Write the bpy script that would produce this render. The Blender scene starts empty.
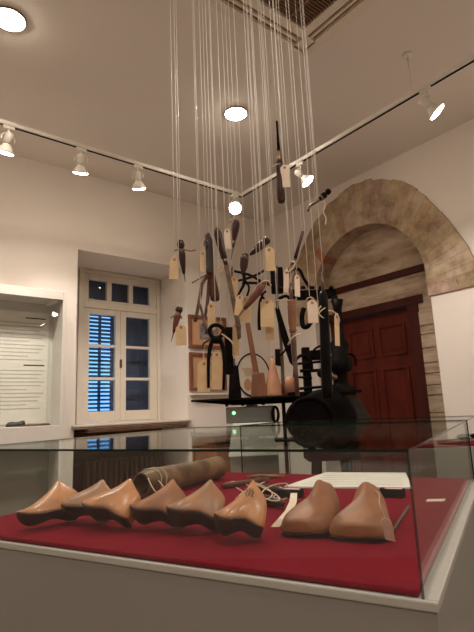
import bpy, bmesh, math, random
from mathutils import Vector, Matrix, Quaternion
rnd = random.Random(7)
scene = bpy.context.scene
COL = scene.collection
V = Vector
PI = math.pi

# ------------------------------------------------------------------ camera frame (used to measure places in the room)
F_PX = 482.0
PITCH = math.radians(11.1)
AZ = math.radians(51.5)
CAM = V((0, 0, 1.3))
Fh = V((math.cos(AZ), math.sin(AZ), 0)); R0 = V((math.sin(AZ), -math.cos(AZ), 0)); ZZ = V((0, 0, 1))
Fd = Fh * math.cos(PITCH) + ZZ * math.sin(PITCH)
U0 = -Fh * math.sin(PITCH) + ZZ * math.cos(PITCH)
_n = math.hypot(1, .042)
CR = (R0 - U0 * .042) / _n
CU = (R0 * .042 + U0) / _n

def ray(x, y): return Fd * F_PX + CR * (x - 237) - CU * (y - 316)
def on(x, y, k, v):
    d = ray(x, y); return CAM + d * ((v - CAM[k]) / d[k])
def far(x, y, D):
    d = ray(x, y); return CAM + d * (D / d.dot(Fh))

# ------------------------------------------------------------------ materials
def nt(name):
    m = bpy.data.materials.new(name); m.use_nodes = True
    n = m.node_tree; b = n.nodes['Principled BSDF']
    return m, n, b

def mat(name, col, rough=.6, metal=0., var=.12, scale=12., bump=0., bscale=None, spec=.5, stretch=None, detail=4, coat=0., col2=None):
    m, n, b = nt(name)
    tc = n.nodes.new('ShaderNodeTexCoord'); mp = n.nodes.new('ShaderNodeMapping')
    n.links.new(tc.outputs['Object'], mp.inputs['Vector'])
    if stretch: mp.inputs['Scale'].default_value = stretch
    nz = n.nodes.new('ShaderNodeTexNoise'); nz.inputs['Scale'].default_value = scale; nz.inputs['Detail'].default_value = detail
    n.links.new(mp.outputs[0], nz.inputs['Vector'])
    cr = n.nodes.new('ShaderNodeValToRGB')
    c = V(col)
    a = c * (1 - var); d = c * (1 + var)
    if col2: a = c; d = V(col2)
    cr.color_ramp.elements[0].position = .35; cr.color_ramp.elements[1].position = .65
    cr.color_ramp.elements[0].color = (*a, 1); cr.color_ramp.elements[1].color = (*d, 1)
    n.links.new(nz.outputs['Fac'], cr.inputs[0]); n.links.new(cr.outputs[0], b.inputs['Base Color'])
    b.inputs['Roughness'].default_value = rough; b.inputs['Metallic'].default_value = metal
    b.inputs['Specular IOR Level'].default_value = spec
    if coat: b.inputs['Coat Weight'].default_value = coat; b.inputs['Coat Roughness'].default_value = .2
    if bump:
        n2 = n.nodes.new('ShaderNodeTexNoise'); n2.inputs['Scale'].default_value = bscale or scale * 3; n2.inputs['Detail'].default_value = 5
        n.links.new(mp.outputs[0], n2.inputs['Vector'])
        bp = n.nodes.new('ShaderNodeBump'); bp.inputs['Strength'].default_value = bump; bp.inputs['Distance'].default_value = .01
        n.links.new(n2.outputs['Fac'], bp.inputs['Height']); n.links.new(bp.outputs[0], b.inputs['Normal'])
    return m

def emis(name, col, s):
    m, n, b = nt(name)
    b.inputs['Base Color'].default_value = (*col, 1)
    b.inputs['Emission Color'].default_value = (*col, 1); b.inputs['Emission Strength'].default_value = s
    return m

def glass_mat(name, tint=(1, 1, 1), r0=.022, rough=.0, maxr=.36):
    m = bpy.data.materials.new(name); m.use_nodes = True; n = m.node_tree; n.nodes.clear()
    out = n.nodes.new('ShaderNodeOutputMaterial'); mix = n.nodes.new('ShaderNodeMixShader')
    tr = n.nodes.new('ShaderNodeBsdfTransparent'); gl = n.nodes.new('ShaderNodeBsdfGlossy')
    tr.inputs[0].default_value = (*tint, 1); gl.inputs['Roughness'].default_value = rough; gl.inputs[0].default_value = (1, 1, 1, 1)
    ge = n.nodes.new('ShaderNodeNewGeometry'); dt = n.nodes.new('ShaderNodeVectorMath'); dt.operation = 'DOT_PRODUCT'
    n.links.new(ge.outputs['Normal'], dt.inputs[0]); n.links.new(ge.outputs['Incoming'], dt.inputs[1])
    def mth(op, a, bb=None):
        q = n.nodes.new('ShaderNodeMath'); q.operation = op
        for i, s in enumerate((a, bb)):
            if s is None: continue
            if isinstance(s, (int, float)): q.inputs[i].default_value = s
            else: n.links.new(s, q.inputs[i])
        return q.outputs[0]
    c = mth('ABSOLUTE', dt.outputs['Value'])
    s = mth('POWER', mth('SUBTRACT', 1.0, c), 5.0)
    f = mth('ADD', mth('MULTIPLY', s, maxr), r0)
    n.links.new(f, mix.inputs[0]); n.links.new(tr.outputs[0], mix.inputs[1]); n.links.new(gl.outputs[0], mix.inputs[2])
    n.links.new(mix.outputs[0], out.inputs[0])
    return m

M = {}
M['wall'] = mat('wall_plaster', (.78, .71, .65), .85, var=.02, scale=2.5, bump=.06, bscale=9)
M['ceil'] = mat('ceiling_plaster', (.74, .68, .62), .9, var=.015, scale=1.5, bump=.03, bscale=5)
M['floor'] = mat('floor_stone', (.34, .28, .23), .4, var=.15, scale=3)
M['white_paint'] = mat('cream_paint', (.70, .63, .54), .45, var=.03, scale=6)
M['sill'] = mat('sill_paint', (.58, .51, .43), .5, var=.06)
M['wood_dark'] = mat('dark_wood', (.10, .045, .025), .5, var=.35, scale=8, stretch=(1, 1, 6), bump=.1)
M['door'] = mat('door_paint', (.10, .017, .010), .45, var=.2, scale=3, stretch=(1, 3, 1), bump=.05, spec=.12)
M['door_dark'] = mat('door_frame_paint', (.055, .013, .009), .5, var=.15, scale=3, spec=.12)
M['metal_white'] = mat('white_metal', (.72, .68, .60), .4, var=.03)
M['metal_grey'] = mat('grey_laminate', (.30, .28, .24), .45, var=.03, scale=2)
M['base_grey'] = mat('showcase_laminate', (.215, .205, .185), .42, var=.03, scale=2)
M['trim_grey'] = mat('showcase_rim', (.36, .345, .315), .35, var=.03)
M['vitrine'] = mat('vitrine_frame_paint', (.58, .54, .50), .4, var=.03)
M['cloth'] = mat('red_felt', (.165, .0015, .012), .95, var=.10, scale=60, spec=.1)
M['glass'] = glass_mat('showcase_glass', (.965, .98, .972))
M['pane'] = glass_mat('window_glass', (.9, .95, 1))
M['edge'] = mat('glass_edge', (.006, .018, .014), .15, var=.1, spec=.12)
M['leather_last'] = mat('last_wood_tan', (.46, .20, .085), .38, var=.22, scale=9, stretch=(1, 2.5, 1), bump=.08, bscale=20, coat=.2)
M['last_dark'] = mat('last_wood_brown', (.27, .098, .038), .5, var=.25, scale=9, stretch=(1, 2.5, 1), bump=.1)
M['last_grey'] = mat('last_wood_grey', (.36, .165, .08), .4, var=.35, scale=16, bump=.12, coat=.1, col2=(.20, .12, .075))
M['last_sole'] = mat('last_sole_dark', (.035, .013, .009), .6, var=.3, scale=14)
M['roll'] = mat('rolled_hide', (.085, .045, .025), .4, var=.5, scale=11, bump=.3, bscale=30, col2=(.26, .155, .08), spec=.25)
M['string'] = mat('twine', (.58, .46, .33), .8)
M['nylon'] = mat('nylon_line', (.92, .90, .85), .3, var=.02)
M['tag'] = mat('manila_tag', (.64, .46, .26), .7, var=.06, scale=25)
M['tag_pale'] = mat('pale_tag', (.74, .60, .48), .7, var=.05, scale=25)
M['eyelet'] = mat('tag_eyelet', (.30, .13, .06), .6)
M['handle'] = mat('dark_handle_wood', (.040, .014, .011), .35, var=.4, scale=30, bump=.1, coat=.08, spec=.3)
M['handle_red'] = mat('red_brown_handle_wood', (.11, .036, .022), .38, var=.35, scale=30, stretch=(1, 1, .3), coat=.08, spec=.3)
M['handle_tan'] = mat('tan_handle_wood', (.22, .090, .045), .45, var=.25, scale=25)
M['iron'] = mat('black_iron', (.008, .006, .006),   .55, spec=.03, var=.3, scale=20, bump=.1)
M['steel'] = mat('worn_steel', (.16, .11, .085), .35, metal=.8, var=.35, scale=30, bump=.1)
M['iron_gloss'] = mat('gloss_black_iron', (.007, .006, .0055), .45, var=.4, scale=9, spec=.05)
M['mallet'] = mat('mallet_wood', (.20, .075, .038), .45, var=.2, scale=15, stretch=(1, 1, .3))
M['cone'] = mat('cone_wood', (.47, .23, .13), .5, var=.12, scale=15)
M['leather_flap'] = mat('dark_leather', (.028, .018, .014), .45, var=.4, scale=14, bump=.2)
M['paper'] = mat('paper_white', (.72, .68, .62), .8, var=.02)
M['board'] = mat('text_board', (.60, .57, .53), .7, var=.015)
M['ink'] = mat('grey_ink', (.47, .44, .40), .8, var=.05)
M['ink_dark'] = mat('dark_ink', (.06, .05, .045), .8, var=.05)
M['frame_wood'] = mat('picture_frame_wood', (.20, .070, .035), .4, var=.25, scale=14)
M['mount'] = mat('picture_mount', (.52, .28, .16), .8, var=.05)
M['photo'] = mat('faded_photo', (.32, .29, .25), .6, var=.5, scale=22, col2=(.10, .09, .08))
M['bin'] = mat('translucent_bin', (.80, .80, .72), .35, var=.03)
M['device'] = mat('device_grey', (.17, .18, .17), .4, var=.04)
M['radiator'] = mat('brown_radiator_paint', (.13, .070, .042), .5, var=.1)
M['shutter'] = mat('shutter_paint', (.05, .075, .13), .6, var=.1)
M['vent'] = mat('vent_plastic', (.72, .64, .54), .5, var=.03)
M['vent_dark'] = mat('vent_dark', (.10, .075, .05), .7, var=.1)
M['vent_brown'] = mat('vent_slot_brown', (.26, .13, .065), .6, var=.1)
M['bulb'] = emis('lamp_glow', (1.0, .86, .66), 45.)
M['bulb_down'] = emis('downlight_glow', (1.0, .86, .68), 60.)
M['led'] = emis('green_led', (.3, 1.0, .4), 1.6)
M['pink'] = mat('pink_label', (.75, .45, .42), .7)
M['rim_dark'] = mat('lamp_rim', (.20, .16, .12), .4)

# stone: warm tan blocks; tint per block from the mesh's colour attribute
def stone_mat(name, brick=False):
    m, n, b = nt(name)
    tc = n.nodes.new('ShaderNodeTexCoord')
    nz = n.nodes.new('ShaderNodeTexNoise'); nz.inputs['Scale'].default_value = 7; nz.inputs['Detail'].default_value = 8; nz.inputs['Roughness'].default_value = .65
    ms_ = n.nodes.new('ShaderNodeMapping'); ms_.inputs['Scale'].default_value = (1, .55, 2.2) if brick else (1, 1, 1)
    n.links.new(tc.outputs['Object'], ms_.inputs['Vector']); n.links.new(ms_.outputs[0], nz.inputs['Vector'])
    cr = n.nodes.new('ShaderNodeValToRGB'); e = cr.color_ramp.elements
    e[0].position = .34; e[0].color = (.27, .19, .13, 1); e[1].position = .66; e[1].color = (.54, .43, .33, 1)
    k = e.new(.48); k.color = (.42, .32, .235, 1)
    n.links.new(nz.outputs['Fac'], cr.inputs[0])
    mul = n.nodes.new('ShaderNodeMixRGB'); mul.blend_type = 'MULTIPLY'; mul.inputs[0].default_value = 1
    n.links.new(cr.outputs[0], mul.inputs[1])
    if brick:
        mp = n.nodes.new('ShaderNodeMapping'); mp.inputs['Rotation'].default_value = (0, 0, 0)
        sep = n.nodes.new('ShaderNodeSeparateXYZ'); cmb = n.nodes.new('ShaderNodeCombineXYZ')
        n2 = n.nodes.new('ShaderNodeTexNoise'); n2.inputs['Scale'].default_value = 4
        n.links.new(tc.outputs['Object'], n2.inputs['Vector'])
        add = n.nodes.new('ShaderNodeVectorMath'); add.operation = 'MULTIPLY_ADD'
        add.inputs[1].default_value = (.09, .09, .09)
        n.links.new(n2.outputs['Color'], add.inputs[0]); n.links.new(tc.outputs['Object'], add.inputs[2])
        n.links.new(add.outputs[0], sep.inputs[0]); n.links.new(sep.outputs[1], cmb.inputs[0]); n.links.new(sep.outputs[2], cmb.inputs[1])
        br = n.nodes.new('ShaderNodeTexBrick'); br.inputs['Scale'].default_value = 1.0
        br.inputs['Brick Width'].default_value = .31; br.inputs['Row Height'].default_value = .105; br.inputs['Mortar Size'].default_value = .006
        br.inputs['Mortar Smooth'].default_value = .6
        br.inputs['Color1'].default_value = (1, .98, .95, 1); br.inputs['Color2'].default_value = (.88, .84, .80, 1); br.inputs['Mortar'].default_value = (.90, .86, .82, 1)
        n.links.new(cmb.outputs[0], br.inputs['Vector']); n.links.new(br.outputs['Color'], mul.inputs[2])
    else:
        at = n.nodes.new('ShaderNodeAttribute'); at.attribute_name = 'tint'
        n.links.new(at.outputs['Color'], mul.inputs[2])
    n.links.new(mul.outputs[0], b.inputs['Base Color']); b.inputs['Roughness'].default_value = .9
    bp = n.nodes.new('ShaderNodeBump'); bp.inputs['Strength'].default_value = .35; bp.inputs['Distance'].default_value = .02
    n3 = n.nodes.new('ShaderNodeTexNoise'); n3.inputs['Scale'].default_value = 22; n3.inputs['Detail'].default_value = 6
    n.links.new(tc.outputs['Object'], n3.inputs['Vector'])
    n.links.new(n3.outputs['Fac'], bp.inputs['Height']); n.links.new(bp.outputs[0], b.inputs['Normal'])
    return m
M['stone'] = stone_mat('arch_stone'); M['masonry'] = stone_mat('rubble_masonry', True)

# ------------------------------------------------------------------ mesh helpers
class MB:
    def __init__(s): s.b = bmesh.new()
    def face(s, pts, mi=0):
        f = s.b.faces.new([s.b.verts.new(p) for p in pts]); f.material_index = mi; return f
    def hexa(s, p, mi=0):   # p: 4 bottom ccw, 4 top
        v = [s.b.verts.new(q) for q in p]
        for idx in ((0, 3, 2, 1), (4, 5, 6, 7), (0, 1, 5, 4), (1, 2, 6, 5), (2, 3, 7, 6), (3, 0, 4, 7)):
            f = s.b.faces.new([v[i] for i in idx]); f.material_index = mi
        return s
    def box(s, a, c, mi=0):
        x0, y0, z0 = [min(a[i], c[i]) for i in range(3)]; x1, y1, z1 = [max(a[i], c[i]) for i in range(3)]
        return s.hexa([(x0, y0, z0), (x1, y0, z0), (x1, y1, z0), (x0, y1, z0), (x0, y0, z1), (x1, y0, z1), (x1, y1, z1), (x0, y1, z1)], mi)
    def obox(s, o, ex, ey, ez, mi=0):   # corner + three edge vectors
        o, ex, ey, ez = V(o), V(ex), V(ey), V(ez)
        return s.hexa([o, o + ex, o + ex + ey, o + ey, o + ez, o + ex + ez, o + ex + ey + ez, o + ey + ez], mi)
    def ring(s, rings, closed_ends=True, mi=0, smooth=True, loop=False):
        vs = [[s.b.verts.new(p) for p in r] for r in rings]
        n = len(vs[0]); m = len(vs)
        for i in range(m if loop else m - 1):
            a, c = vs[i], vs[(i + 1) % m]
            for j in range(n):
                f = s.b.faces.new((a[j], a[(j + 1) % n], c[(j + 1) % n], c[j])); f.smooth = smooth; f.material_index = mi
        if closed_ends and not loop:
            f = s.b.faces.new(vs[0][::-1]); f.material_index = mi
            f = s.b.faces.new(vs[-1]); f.material_index = mi
        return s
    def lathe(s, a, b, prof, n=16, mi=0, flat=1.0):   # prof: (t along a->b, radius)
        a, b = V(a), V(b); ax = (b - a); q = ax.normalized()
        u = q.orthogonal().normalized()
        if abs(q.z) < .95: u = q.cross(ZZ).normalized()
        w = q.cross(u)
        return s.ring([[a + ax * t + (u * math.cos(2 * PI * k / n) + w * math.sin(2 * PI * k / n) * flat) * max(r, .0003) for k in range(n)] for t, r in prof], mi=mi)
    def cyl(s, a, b, r, r2=None, n=12, mi=0): return s.lathe(a, b, [(0, r), (1, r if r2 is None else r2)], n, mi)
    def tube(s, pts, r, n=8, mi=0, loop=False, sub=0):
        P = [V(p) for p in pts]
        if sub:
            Q = []; m = len(P); rng = range(m if loop else m - 1)
            for i in rng:
                p0 = P[(i - 1) % m] if (i > 0 or loop) else P[0]; p1 = P[i]; p2 = P[(i + 1) % m]; p3 = P[(i + 2) % m] if (i + 2 < m or loop) else P[-1]
                for k in range(sub):
                    t = k / sub
                    Q.append(.5 * ((2 * p1) + (p2 - p0) * t + (2 * p0 - 5 * p1 + 4 * p2 - p3) * t * t + (-p0 + 3 * p1 - 3 * p2 + p3) * t ** 3))
            if not loop: Q.append(P[-1])
            P = Q
        rings = []; m = len(P); up = None
        for i, p in enumerate(P):
            if loop: d = P[(i + 1) % m] - P[i - 1]
            else: d = P[min(i + 1, m - 1)] - P[max(i - 1, 0)]
            d.normalize()
            if up is None: up = d.orthogonal().normalized()
            up = (up - d * up.dot(d))
            up = up.normalized() if up.length > 1e-5 else d.orthogonal().normalized()
            w = d.cross(up)
            rr = r(i / max(1, m - 1)) if callable(r) else r
            rings.append([p + (up * math.cos(2 * PI * k / n) + w * math.sin(2 * PI * k / n)) * rr for k in range(n)])
        return s.ring(rings, mi=mi, loop=loop)
    def prism(s, poly, off, mi=0):   # poly: 3-D points, off: extrusion vector
        off = V(off); a = [s.b.verts.new(p) for p in poly]; c = [s.b.verts.new(V(p) + off) for p in poly]; n = len(poly)
        f = s.b.faces.new(a); f.material_index = mi
        f = s.b.faces.new(c[::-1]); f.material_index = mi
        for i in range(n):
            f = s.b.faces.new((a[i], c[i], c[(i + 1) % n], a[(i + 1) % n])); f.material_index = mi
        return s
    def build(s, name, mats, parent=None, bevel=0, segs=2, sub=0):
        bmesh.ops.recalc_face_normals(s.b, faces=s.b.faces)
        me = bpy.data.meshes.new(name); 
        o = bpy.data.objects.new(name, me)
        if parent is not None:
            o.parent = parent
            bmesh.ops.translate(s.b, verts=s.b.verts, vec=-base_of(parent))
        s.b.to_mesh(me); s.b.free()
        for m in (mats if isinstance(mats, (list, tuple)) else [mats]): me.materials.append(m)
        COL.objects.link(o)
        if bevel:
            md = o.modifiers.new('bevel', 'BEVEL'); md.width = bevel; md.segments = segs; md.limit_method = 'ANGLE'; md.angle_limit = .6
        if sub:
            md = o.modifiers.new('subsurf', 'SUBSURF'); md.levels = sub; md.render_levels = sub
        return o

def base_of(o):
    v = V((0, 0, 0))
    while o is not None: v += o.location; o = o.parent
    return v
def tag(o, label=None, cat=None, group=None, kind=None):
    if label: o['label'] = label
    if cat: o['category'] = cat
    if group: o['group'] = group
    if kind: o['kind'] = kind
    return o
def thing(name, loc, label, cat, group=None):
    o = bpy.data.objects.new(name, None); COL.objects.link(o); o.location = loc; o.empty_display_size = .05
    return tag(o, label, cat, group)
def struct(o, label=None):
    o['kind'] = 'structure'
    if label: o['label'] = label
    return o

# ------------------------------------------------------------------ room shell
XR, YW, H = 3.5, 3.85, 3.39
X0, Y0 = -3.0, -3.0
RX0, RX1, RZ1, RD = 1.38, 2.44, 2.69, .50      # window recess
AY0, AY1 = 1.945, 3.17                           # door niche in the arch wall
ND = .17
b = MB(); b.box((X0 - .2, Y0 - .2, -.1), (XR + .8, YW + .9, 0)); struct(b.build('floor', M['floor']), 'dark stone floor')
b = MB(); b.box((X0 - .2, Y0 - .2, H), (XR + .8, YW + .9, H + .1)); struct(b.build('ceiling', M['ceil']), 'plain plaster ceiling')
b = MB()
b.box((X0 - .2, YW, 0), (RX0, YW + .15, H)); b.box((RX1, YW, 0), (XR + .7, YW + .15, H)); b.box((RX0, YW, RZ1), (RX1, YW + .15, H))
b.box((RX0 - .1, YW + .15, 0), (RX0, YW + RD, RZ1 + .1)); b.box((RX1, YW + .15, 0), (RX1 + .1, YW + RD, RZ1 + .1)); b.box((RX0, YW + .15, RZ1), (RX1, YW + RD, RZ1 + .1))
b.box((RX0 - .1, YW + RD, 0), (1.57, YW + RD + .12, RZ1 + .1)); b.box((2.42, YW + RD, 0), (RX1 + .1, YW + RD + .12, RZ1 + .1))
b.box((1.57, YW + RD, 0), (2.42, YW + RD + .12, 1.2)); b.box((1.57, YW + RD, 2.67), (2.42, YW + RD + .12, RZ1 + .1))
struct(b.build('wall_window', M['wall']), 'white plaster wall with the window recess')
b = MB(); b.box((X0 - .2, Y0 - .2, 0), (X0, YW, H)); struct(b.build('wall_left', M['wall']))
b = MB(); b.box((X0, Y0 - .2, 0), (XR + .6, Y0, H)); struct(b.build('wall_back', M['wall']))

# arch wall: polygonal opening with a round head
acy, acz, ar = (AY0 + AY1) / 2, 2.30, (AY1 - AY0) / 2
def arc(r, n, z=acz, cy=acy): return [(cy + r * math.cos(PI * i / n), z + r * math.sin(PI * i / n)) for i in range(n + 1)]
b = MB()
b.box((XR, Y0, 0), (XR + .45, AY0, H)); b.box((XR, AY1, 0), (XR + .45, YW, H))
N = 24; a = [(y, acz + (z - acz)) for y, z in arc(ar, N)]
for i in range(N):
    (y0, z0), (y1, z1) = a[i], a[i + 1]
    b.hexa([(XR, y1, z1), (XR, y0, z0), (XR + .45, y0, z0), (XR + .45, y1, z1), (XR, y1, H), (XR, y0, H), (XR + .45, y0, H), (XR + .45, y1, H)])
struct(b.build('wall_right', M['wall']), 'white plaster wall with the stone arch and door')
# masonry behind the arch (tympanum and jamb) with the door opening
DZ = 2.12 + .055
DY0, DY1 = 2.17, 3.17
b = MB(); xm = XR + ND
b.box((xm, AY0, 0), (xm + .2, DY0 + .0, 2.95)); b.box((xm, DY0, DZ), (xm + .2, AY1, 2.95))
z_ = .1
while z_ < 2.05:
    h_ = rnd.uniform(.07, .15); b.box((xm - .012, AY0 + .02, z_), (xm + .01, DY0 + rnd.uniform(.0, .045), z_ + h_ - .008)); z_ += h_
struct(b.build('wall_niche', M['masonry']), 'rubble masonry filling the stone arch above and beside the door')
# stone voussoirs
b = MB(); lay = b.b.loops.layers.color.new('tint')
outer = [(3.50, 2.12), (3.50, 2.45), (3.40, 2.72), (3.28, 2.894), (3.122, 3.081), (2.866, 3.254), (2.555, 3.325), (2.284, 3.275), (2.051, 3.134), (1.851, 2.911), (1.715, 2.669), (1.585, 2.40), (1.50, 2.12)]
inner = [(AY1, 2.12), (AY1, 2.22)] 
ninner = [(acy - (ar - .012) * math.cos(t), acz + (ar - .012) * math.sin(t)) for t in [PI * i / 40 for i in range(41)]]; ar -= .0
def perim(poly, t):
    L = [math.dist(poly[i], poly[i + 1]) for i in range(len(poly) - 1)]; tot = sum(L) * t
    for i, l in enumerate(L):
        if tot <= l or i == len(L) - 1:
            k = min(1, tot / l); return (poly[i][0] + (poly[i + 1][0] - poly[i][0]) * k, poly[i][1] + (poly[i + 1][1] - poly[i][1]) * k)
        tot -= l
inn = [(AY1 - .012, 2.12)] + ninner[::-1] + [(AY0 + .012, 2.12)]
NV = 34
cuts = [0] + sorted([(i + rnd.uniform(-.22, .22)) / NV for i in range(1, NV)]) + [1]
for i in range(NV):
    t0, t1 = cuts[i] + .0001, cuts[i + 1] - .0001
    nsp = 2 if rnd.random() < .45 else 1
    sp = [0, 1] if nsp == 1 else [0, rnd.uniform(.35, .65), 1]
    for k in range(len(sp) - 1):
        s0, s1 = sp[k], sp[k + 1] - (.003 if k < len(sp) - 2 else 0)
        jig = rnd.uniform(-.035, .02) if k == len(sp) - 2 else 0
        def P(t, s_):
            a_, o_ = perim(inn, t), perim(outer, t); s_ = s_ + (jig if s_ == 1 else 0)
            return (a_[0] + (o_[0] - a_[0]) * s_, a_[1] + (o_[1] - a_[1]) * s_)
        pts = [P(t0, s0), P(t1, s0), P(t1, s1), P(t0, s1)]
        out = .015
        nf0 = len(b.b.faces)
        b.prism([(XR - out, max(1.4, min(YW - .01, p[0])), p[1]) for p in pts], (ND * .98 + out if k == 0 else .1, 0, 0))
        g = rnd.uniform(.94, 1.05); c = (g, g * rnd.uniform(.95, 1.0), g * rnd.uniform(.88, .98), 1)
        if i in (9, 20) and k == 0 and nsp == 2: c = (.95, .70, .60, 1)
        b.b.faces.ensure_lookup_table()
        for f in b.b.faces[nf0:]:
            for l in f.loops: l[lay] = c
o = b.build('trim_1', M['stone'], bevel=.0018, segs=1); struct(o, 'rough stone arch over the red door')
# painted timber beam across the tympanum
b = MB(); b.box((XR + ND - .02, AY0 - .0, 2.35 + .035), (XR + ND + .1, AY1, 2.41 + .035)); struct(b.build('trim_2', M['door_dark'], bevel=.004), 'dark red timber beam across the arch')

# door
d = bpy.data.objects.new('door_1', None); COL.objects.link(d); d.location = (xm, (DY0 + DY1) / 2, 0); struct(d, 'dark red panelled double door under the stone arch')
b = MB(); b.box((xm - .015, DY0 - .01, 0), (xm + .12, DY0 + .09, DZ - .055)); b.box((xm - .015, DY0 - .06, DZ - .055), (xm + .12, AY1 - .001, DZ + .02))
b.build('door_frame', M['door_dark'], d, bevel=.004)
xd = xm + .05
def leaf(y0, y1):
    b = MB(); b.box((xd, y0, .02), (xd + .05, y1, DZ - .06))
    w = y1 - y0
    m_ = .085
    L = b.build('door_leaf', M['door'], d)
    for (z0, z1, ya, yb) in ((1.72, 2.0, .1, .47), (1.72, 2.0, .55, .92), (.98, 1.62, .1, .47), (.98, 1.62, .55, .92), (.2, .86, .1, .47), (.2, .86, .55, .92)):
        q = MB(); A0, A1 = y0 + w * ya, y0 + w * yb
        t = .022
        q.box((xd - .012, A0, z0), (xd, A0 + t, z1)); q.box((xd - .012, A1 - t, z0), (xd, A1, z1)); q.box((xd - .012, A0 + t, z0), (xd, A1 - t, z0 + t)); q.box((xd - .012, A0 + t, z1 - t), (xd, A1 - t, z1))
        q.box((xd - .006, A0 + .05, z0 + .05), (xd, A1 - .05, z1 - .05))
        q.build('door_panel', M['door'], L, bevel=.004)
leaf(DY0 + .09, DY0 + .09 + .75)
leaf(DY0 + .85, DY1)
# window
yw = YW + RD
w = bpy.data.objects.new('window_1', None); COL.objects.link(w); w.location = (2.0, yw, 1.24); struct(w, 'cream casement window with three top lights and louvred shutters outside')
b = MB()
for (x0, x1, z0, z1) in ((1.575, 1.622, 1.21, 2.68), (2.392, 2.42, 1.21, 2.68), (1.622, 2.392, 2.65, 2.68), (1.622, 2.392, 1.21, 1.25), (1.622, 2.392, 2.31, 2.365)):
    b.box((x0, yw - .02, z0), (x1, yw + .05, z1))
b.build('window_frame', M['white_paint'], w, bevel=.004)
b = MB(); xs = [(1.672, 1.853), (1.903, 2.086), (2.130, 2.315)]
b.box((1.622, yw, 2.365), (1.672, yw + .04, 2.65)); b.box((2.315, yw, 2.365), (2.392, yw + .04, 2.65)); b.box((1.853, yw, 2.40), (1.903, yw + .04, 2.59)); b.box((2.086, yw, 2.40), (2.13, yw + .04, 2.59))
b.box((1.672, yw, 2.59), (2.315, yw + .04, 2.65)); b.box((1.672, yw, 2.365), (2.315, yw + .04, 2.40))
tl = b.build('transom_light', M['white_paint'], w, bevel=.003)
q = MB(); q.box((1.67, yw + .018, 2.39), (2.32, yw + .022, 2.60)); q.build('pane', M['pane'], tl)
def casement(x0, x1, g0, g1):
    b = MB(); za, zb = 1.345, 2.255
    b.box((x0, yw - .01, 1.252), (g0, yw + .035, 2.308)); b.box((g1, yw - .01, 1.252), (x1, yw + .035, 2.308))
    b.box((g0, yw - .01, zb), (g1, yw + .035, 2.308)); b.box((g0, yw - .01, 1.252), (g1, yw + .035, za))
    for zc in (1.645, 1.955): b.box((g0, yw - .004, zc - .013), (g1, yw + .03, zc + .013))
    c = b.build('casement', M['white_paint'], w, bevel=.003)
    q = MB(); q.box((g0 - .005, yw + .012, za - .005), (g1 + .005, yw + .016, zb + .005)); q.build('pane', M['pane'], c)
    return c
casement(1.624, 1.992, 1.682, 1.942)
c2 = casement(1.994, 2.390, 2.052, 2.310)
q = MB(); q.box((1.985, yw - .022, 1.75), (2.005, yw - .01, 1.83)); q.cyl((1.995, yw - .03, 1.80), (1.995, yw - .03, 1.76), .006); q.build('window_latch', M['steel'], c2)
# louvred shutters outside
def shutter(x0, x1, tilt, yy, bars):
    b = MB()
    for xa, xb in bars: b.box((xa, yy - .02, 1.15), (xb, yy + .02, 2.75))
    b.box((x0, yy - .02, 1.15), (x1, yy + .02, 1.22)); b.box((x0, yy - .02, 2.66), (x1, yy + .02, 2.75))
    n = 29; b.box((x0, yy - .012, 2.33), (x1, yy + .012, 2.70))
    for i in range(n):
        z = 1.23 + i * (2.33 - 1.23) / n
        dz = .019 * math.sin(tilt); dy = .019 * math.cos(tilt)
        b.hexa([(x0, yy - dy, z - dz - .002), (x1, yy - dy, z - dz - .002), (x1, yy + dy, z + dz - .002), (x0, yy + dy, z + dz - .002),
                (x0, yy - dy, z - dz + .002), (x1, yy - dy, z - dz + .002), (x1, yy + dy, z + dz + .002), (x0, yy + dy, z + dz + .002)])
    return b.build('shutter', M['shutter'], w)
ys = yw + .20
shutter(1.60, 2.06, -.40, ys, ((1.60, 1.69), (1.86, 1.875), (1.985, 2.13)))
shutter(2.10, 2.55, -1.25, ys, ((2.08, 2.14), (2.30, 2.31), (2.44, 2.55)))
# outer reveal so only the shutters see the sky
b = MB()
b.box((1.45, yw + .12, 1.0), (1.57, ys + .1, 2.8)); b.box((2.50, yw + .12, 1.0), (2.62, ys + .1, 2.8)); b.box((1.57, yw + .12, 2.67), (2.5, ys + .1, 2.8)); b.box((1.57, yw + .12, 1.0), (2.5, ys + .1, 1.16))
struct(b.build('trim_3', M['wall']))
b = MB(); b.box((RX0 - .01, YW - .035, 1.205), (RX1 + .0, yw - .02, 1.238)); b.box((RX0 - .02, YW - .05, 1.222), (RX1 + .015, YW - .001, 1.24))
s = struct(b.build('trim_4', M['sill'], bevel=.004), 'cream window sill')
b = MB(); b.box((1.46, YW - .10, 1.175), (2.36, YW + .25, 1.203)); struct(b.build('trim_5', M['wood_dark'], bevel=.004), 'dark wood board under the window sill')
b = MB(); b.box((RX0 + .005, YW + RD - .03, 0), (RX1 - .005, YW + RD - .002, 1.17)); struct(b.build('trim_6', M['wood_dark']), 'dark brown panel standing in for the shade in the recess below the window')  # dark colour of this panel paints the shade at the recess back
# radiator
r = thing('radiator', (1.95, YW + .33, 0), 'brown ribbed radiator standing in the recess below the window', 'radiator')
b = MB()
for i in range(15):
    x = 1.62 + i * .05
    b.tube([(x, YW + .30, .1), (x, YW + .30, .92), (x, YW + .38, .92), (x, YW + .38, .1)], .019, 8, loop=True)
b.box((1.60, YW + .32, .02), (1.64, YW + .36, .12)); b.box((2.30, YW + .32, .0), (2.34, YW + .36, .12)); b.box((1.60, YW + .32, .0), (1.64, YW + .36, .12))
b.build('radiator_ribs', M['radiator'], r)
b = MB(); b.tube([(1.6, YW + .34, .1), (1.54, YW + .34, .1), (1.50, YW + .34, .06), (1.50, YW + .34, .0)], .012); b.build('radiator_pipe', M['radiator'], r)

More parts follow.
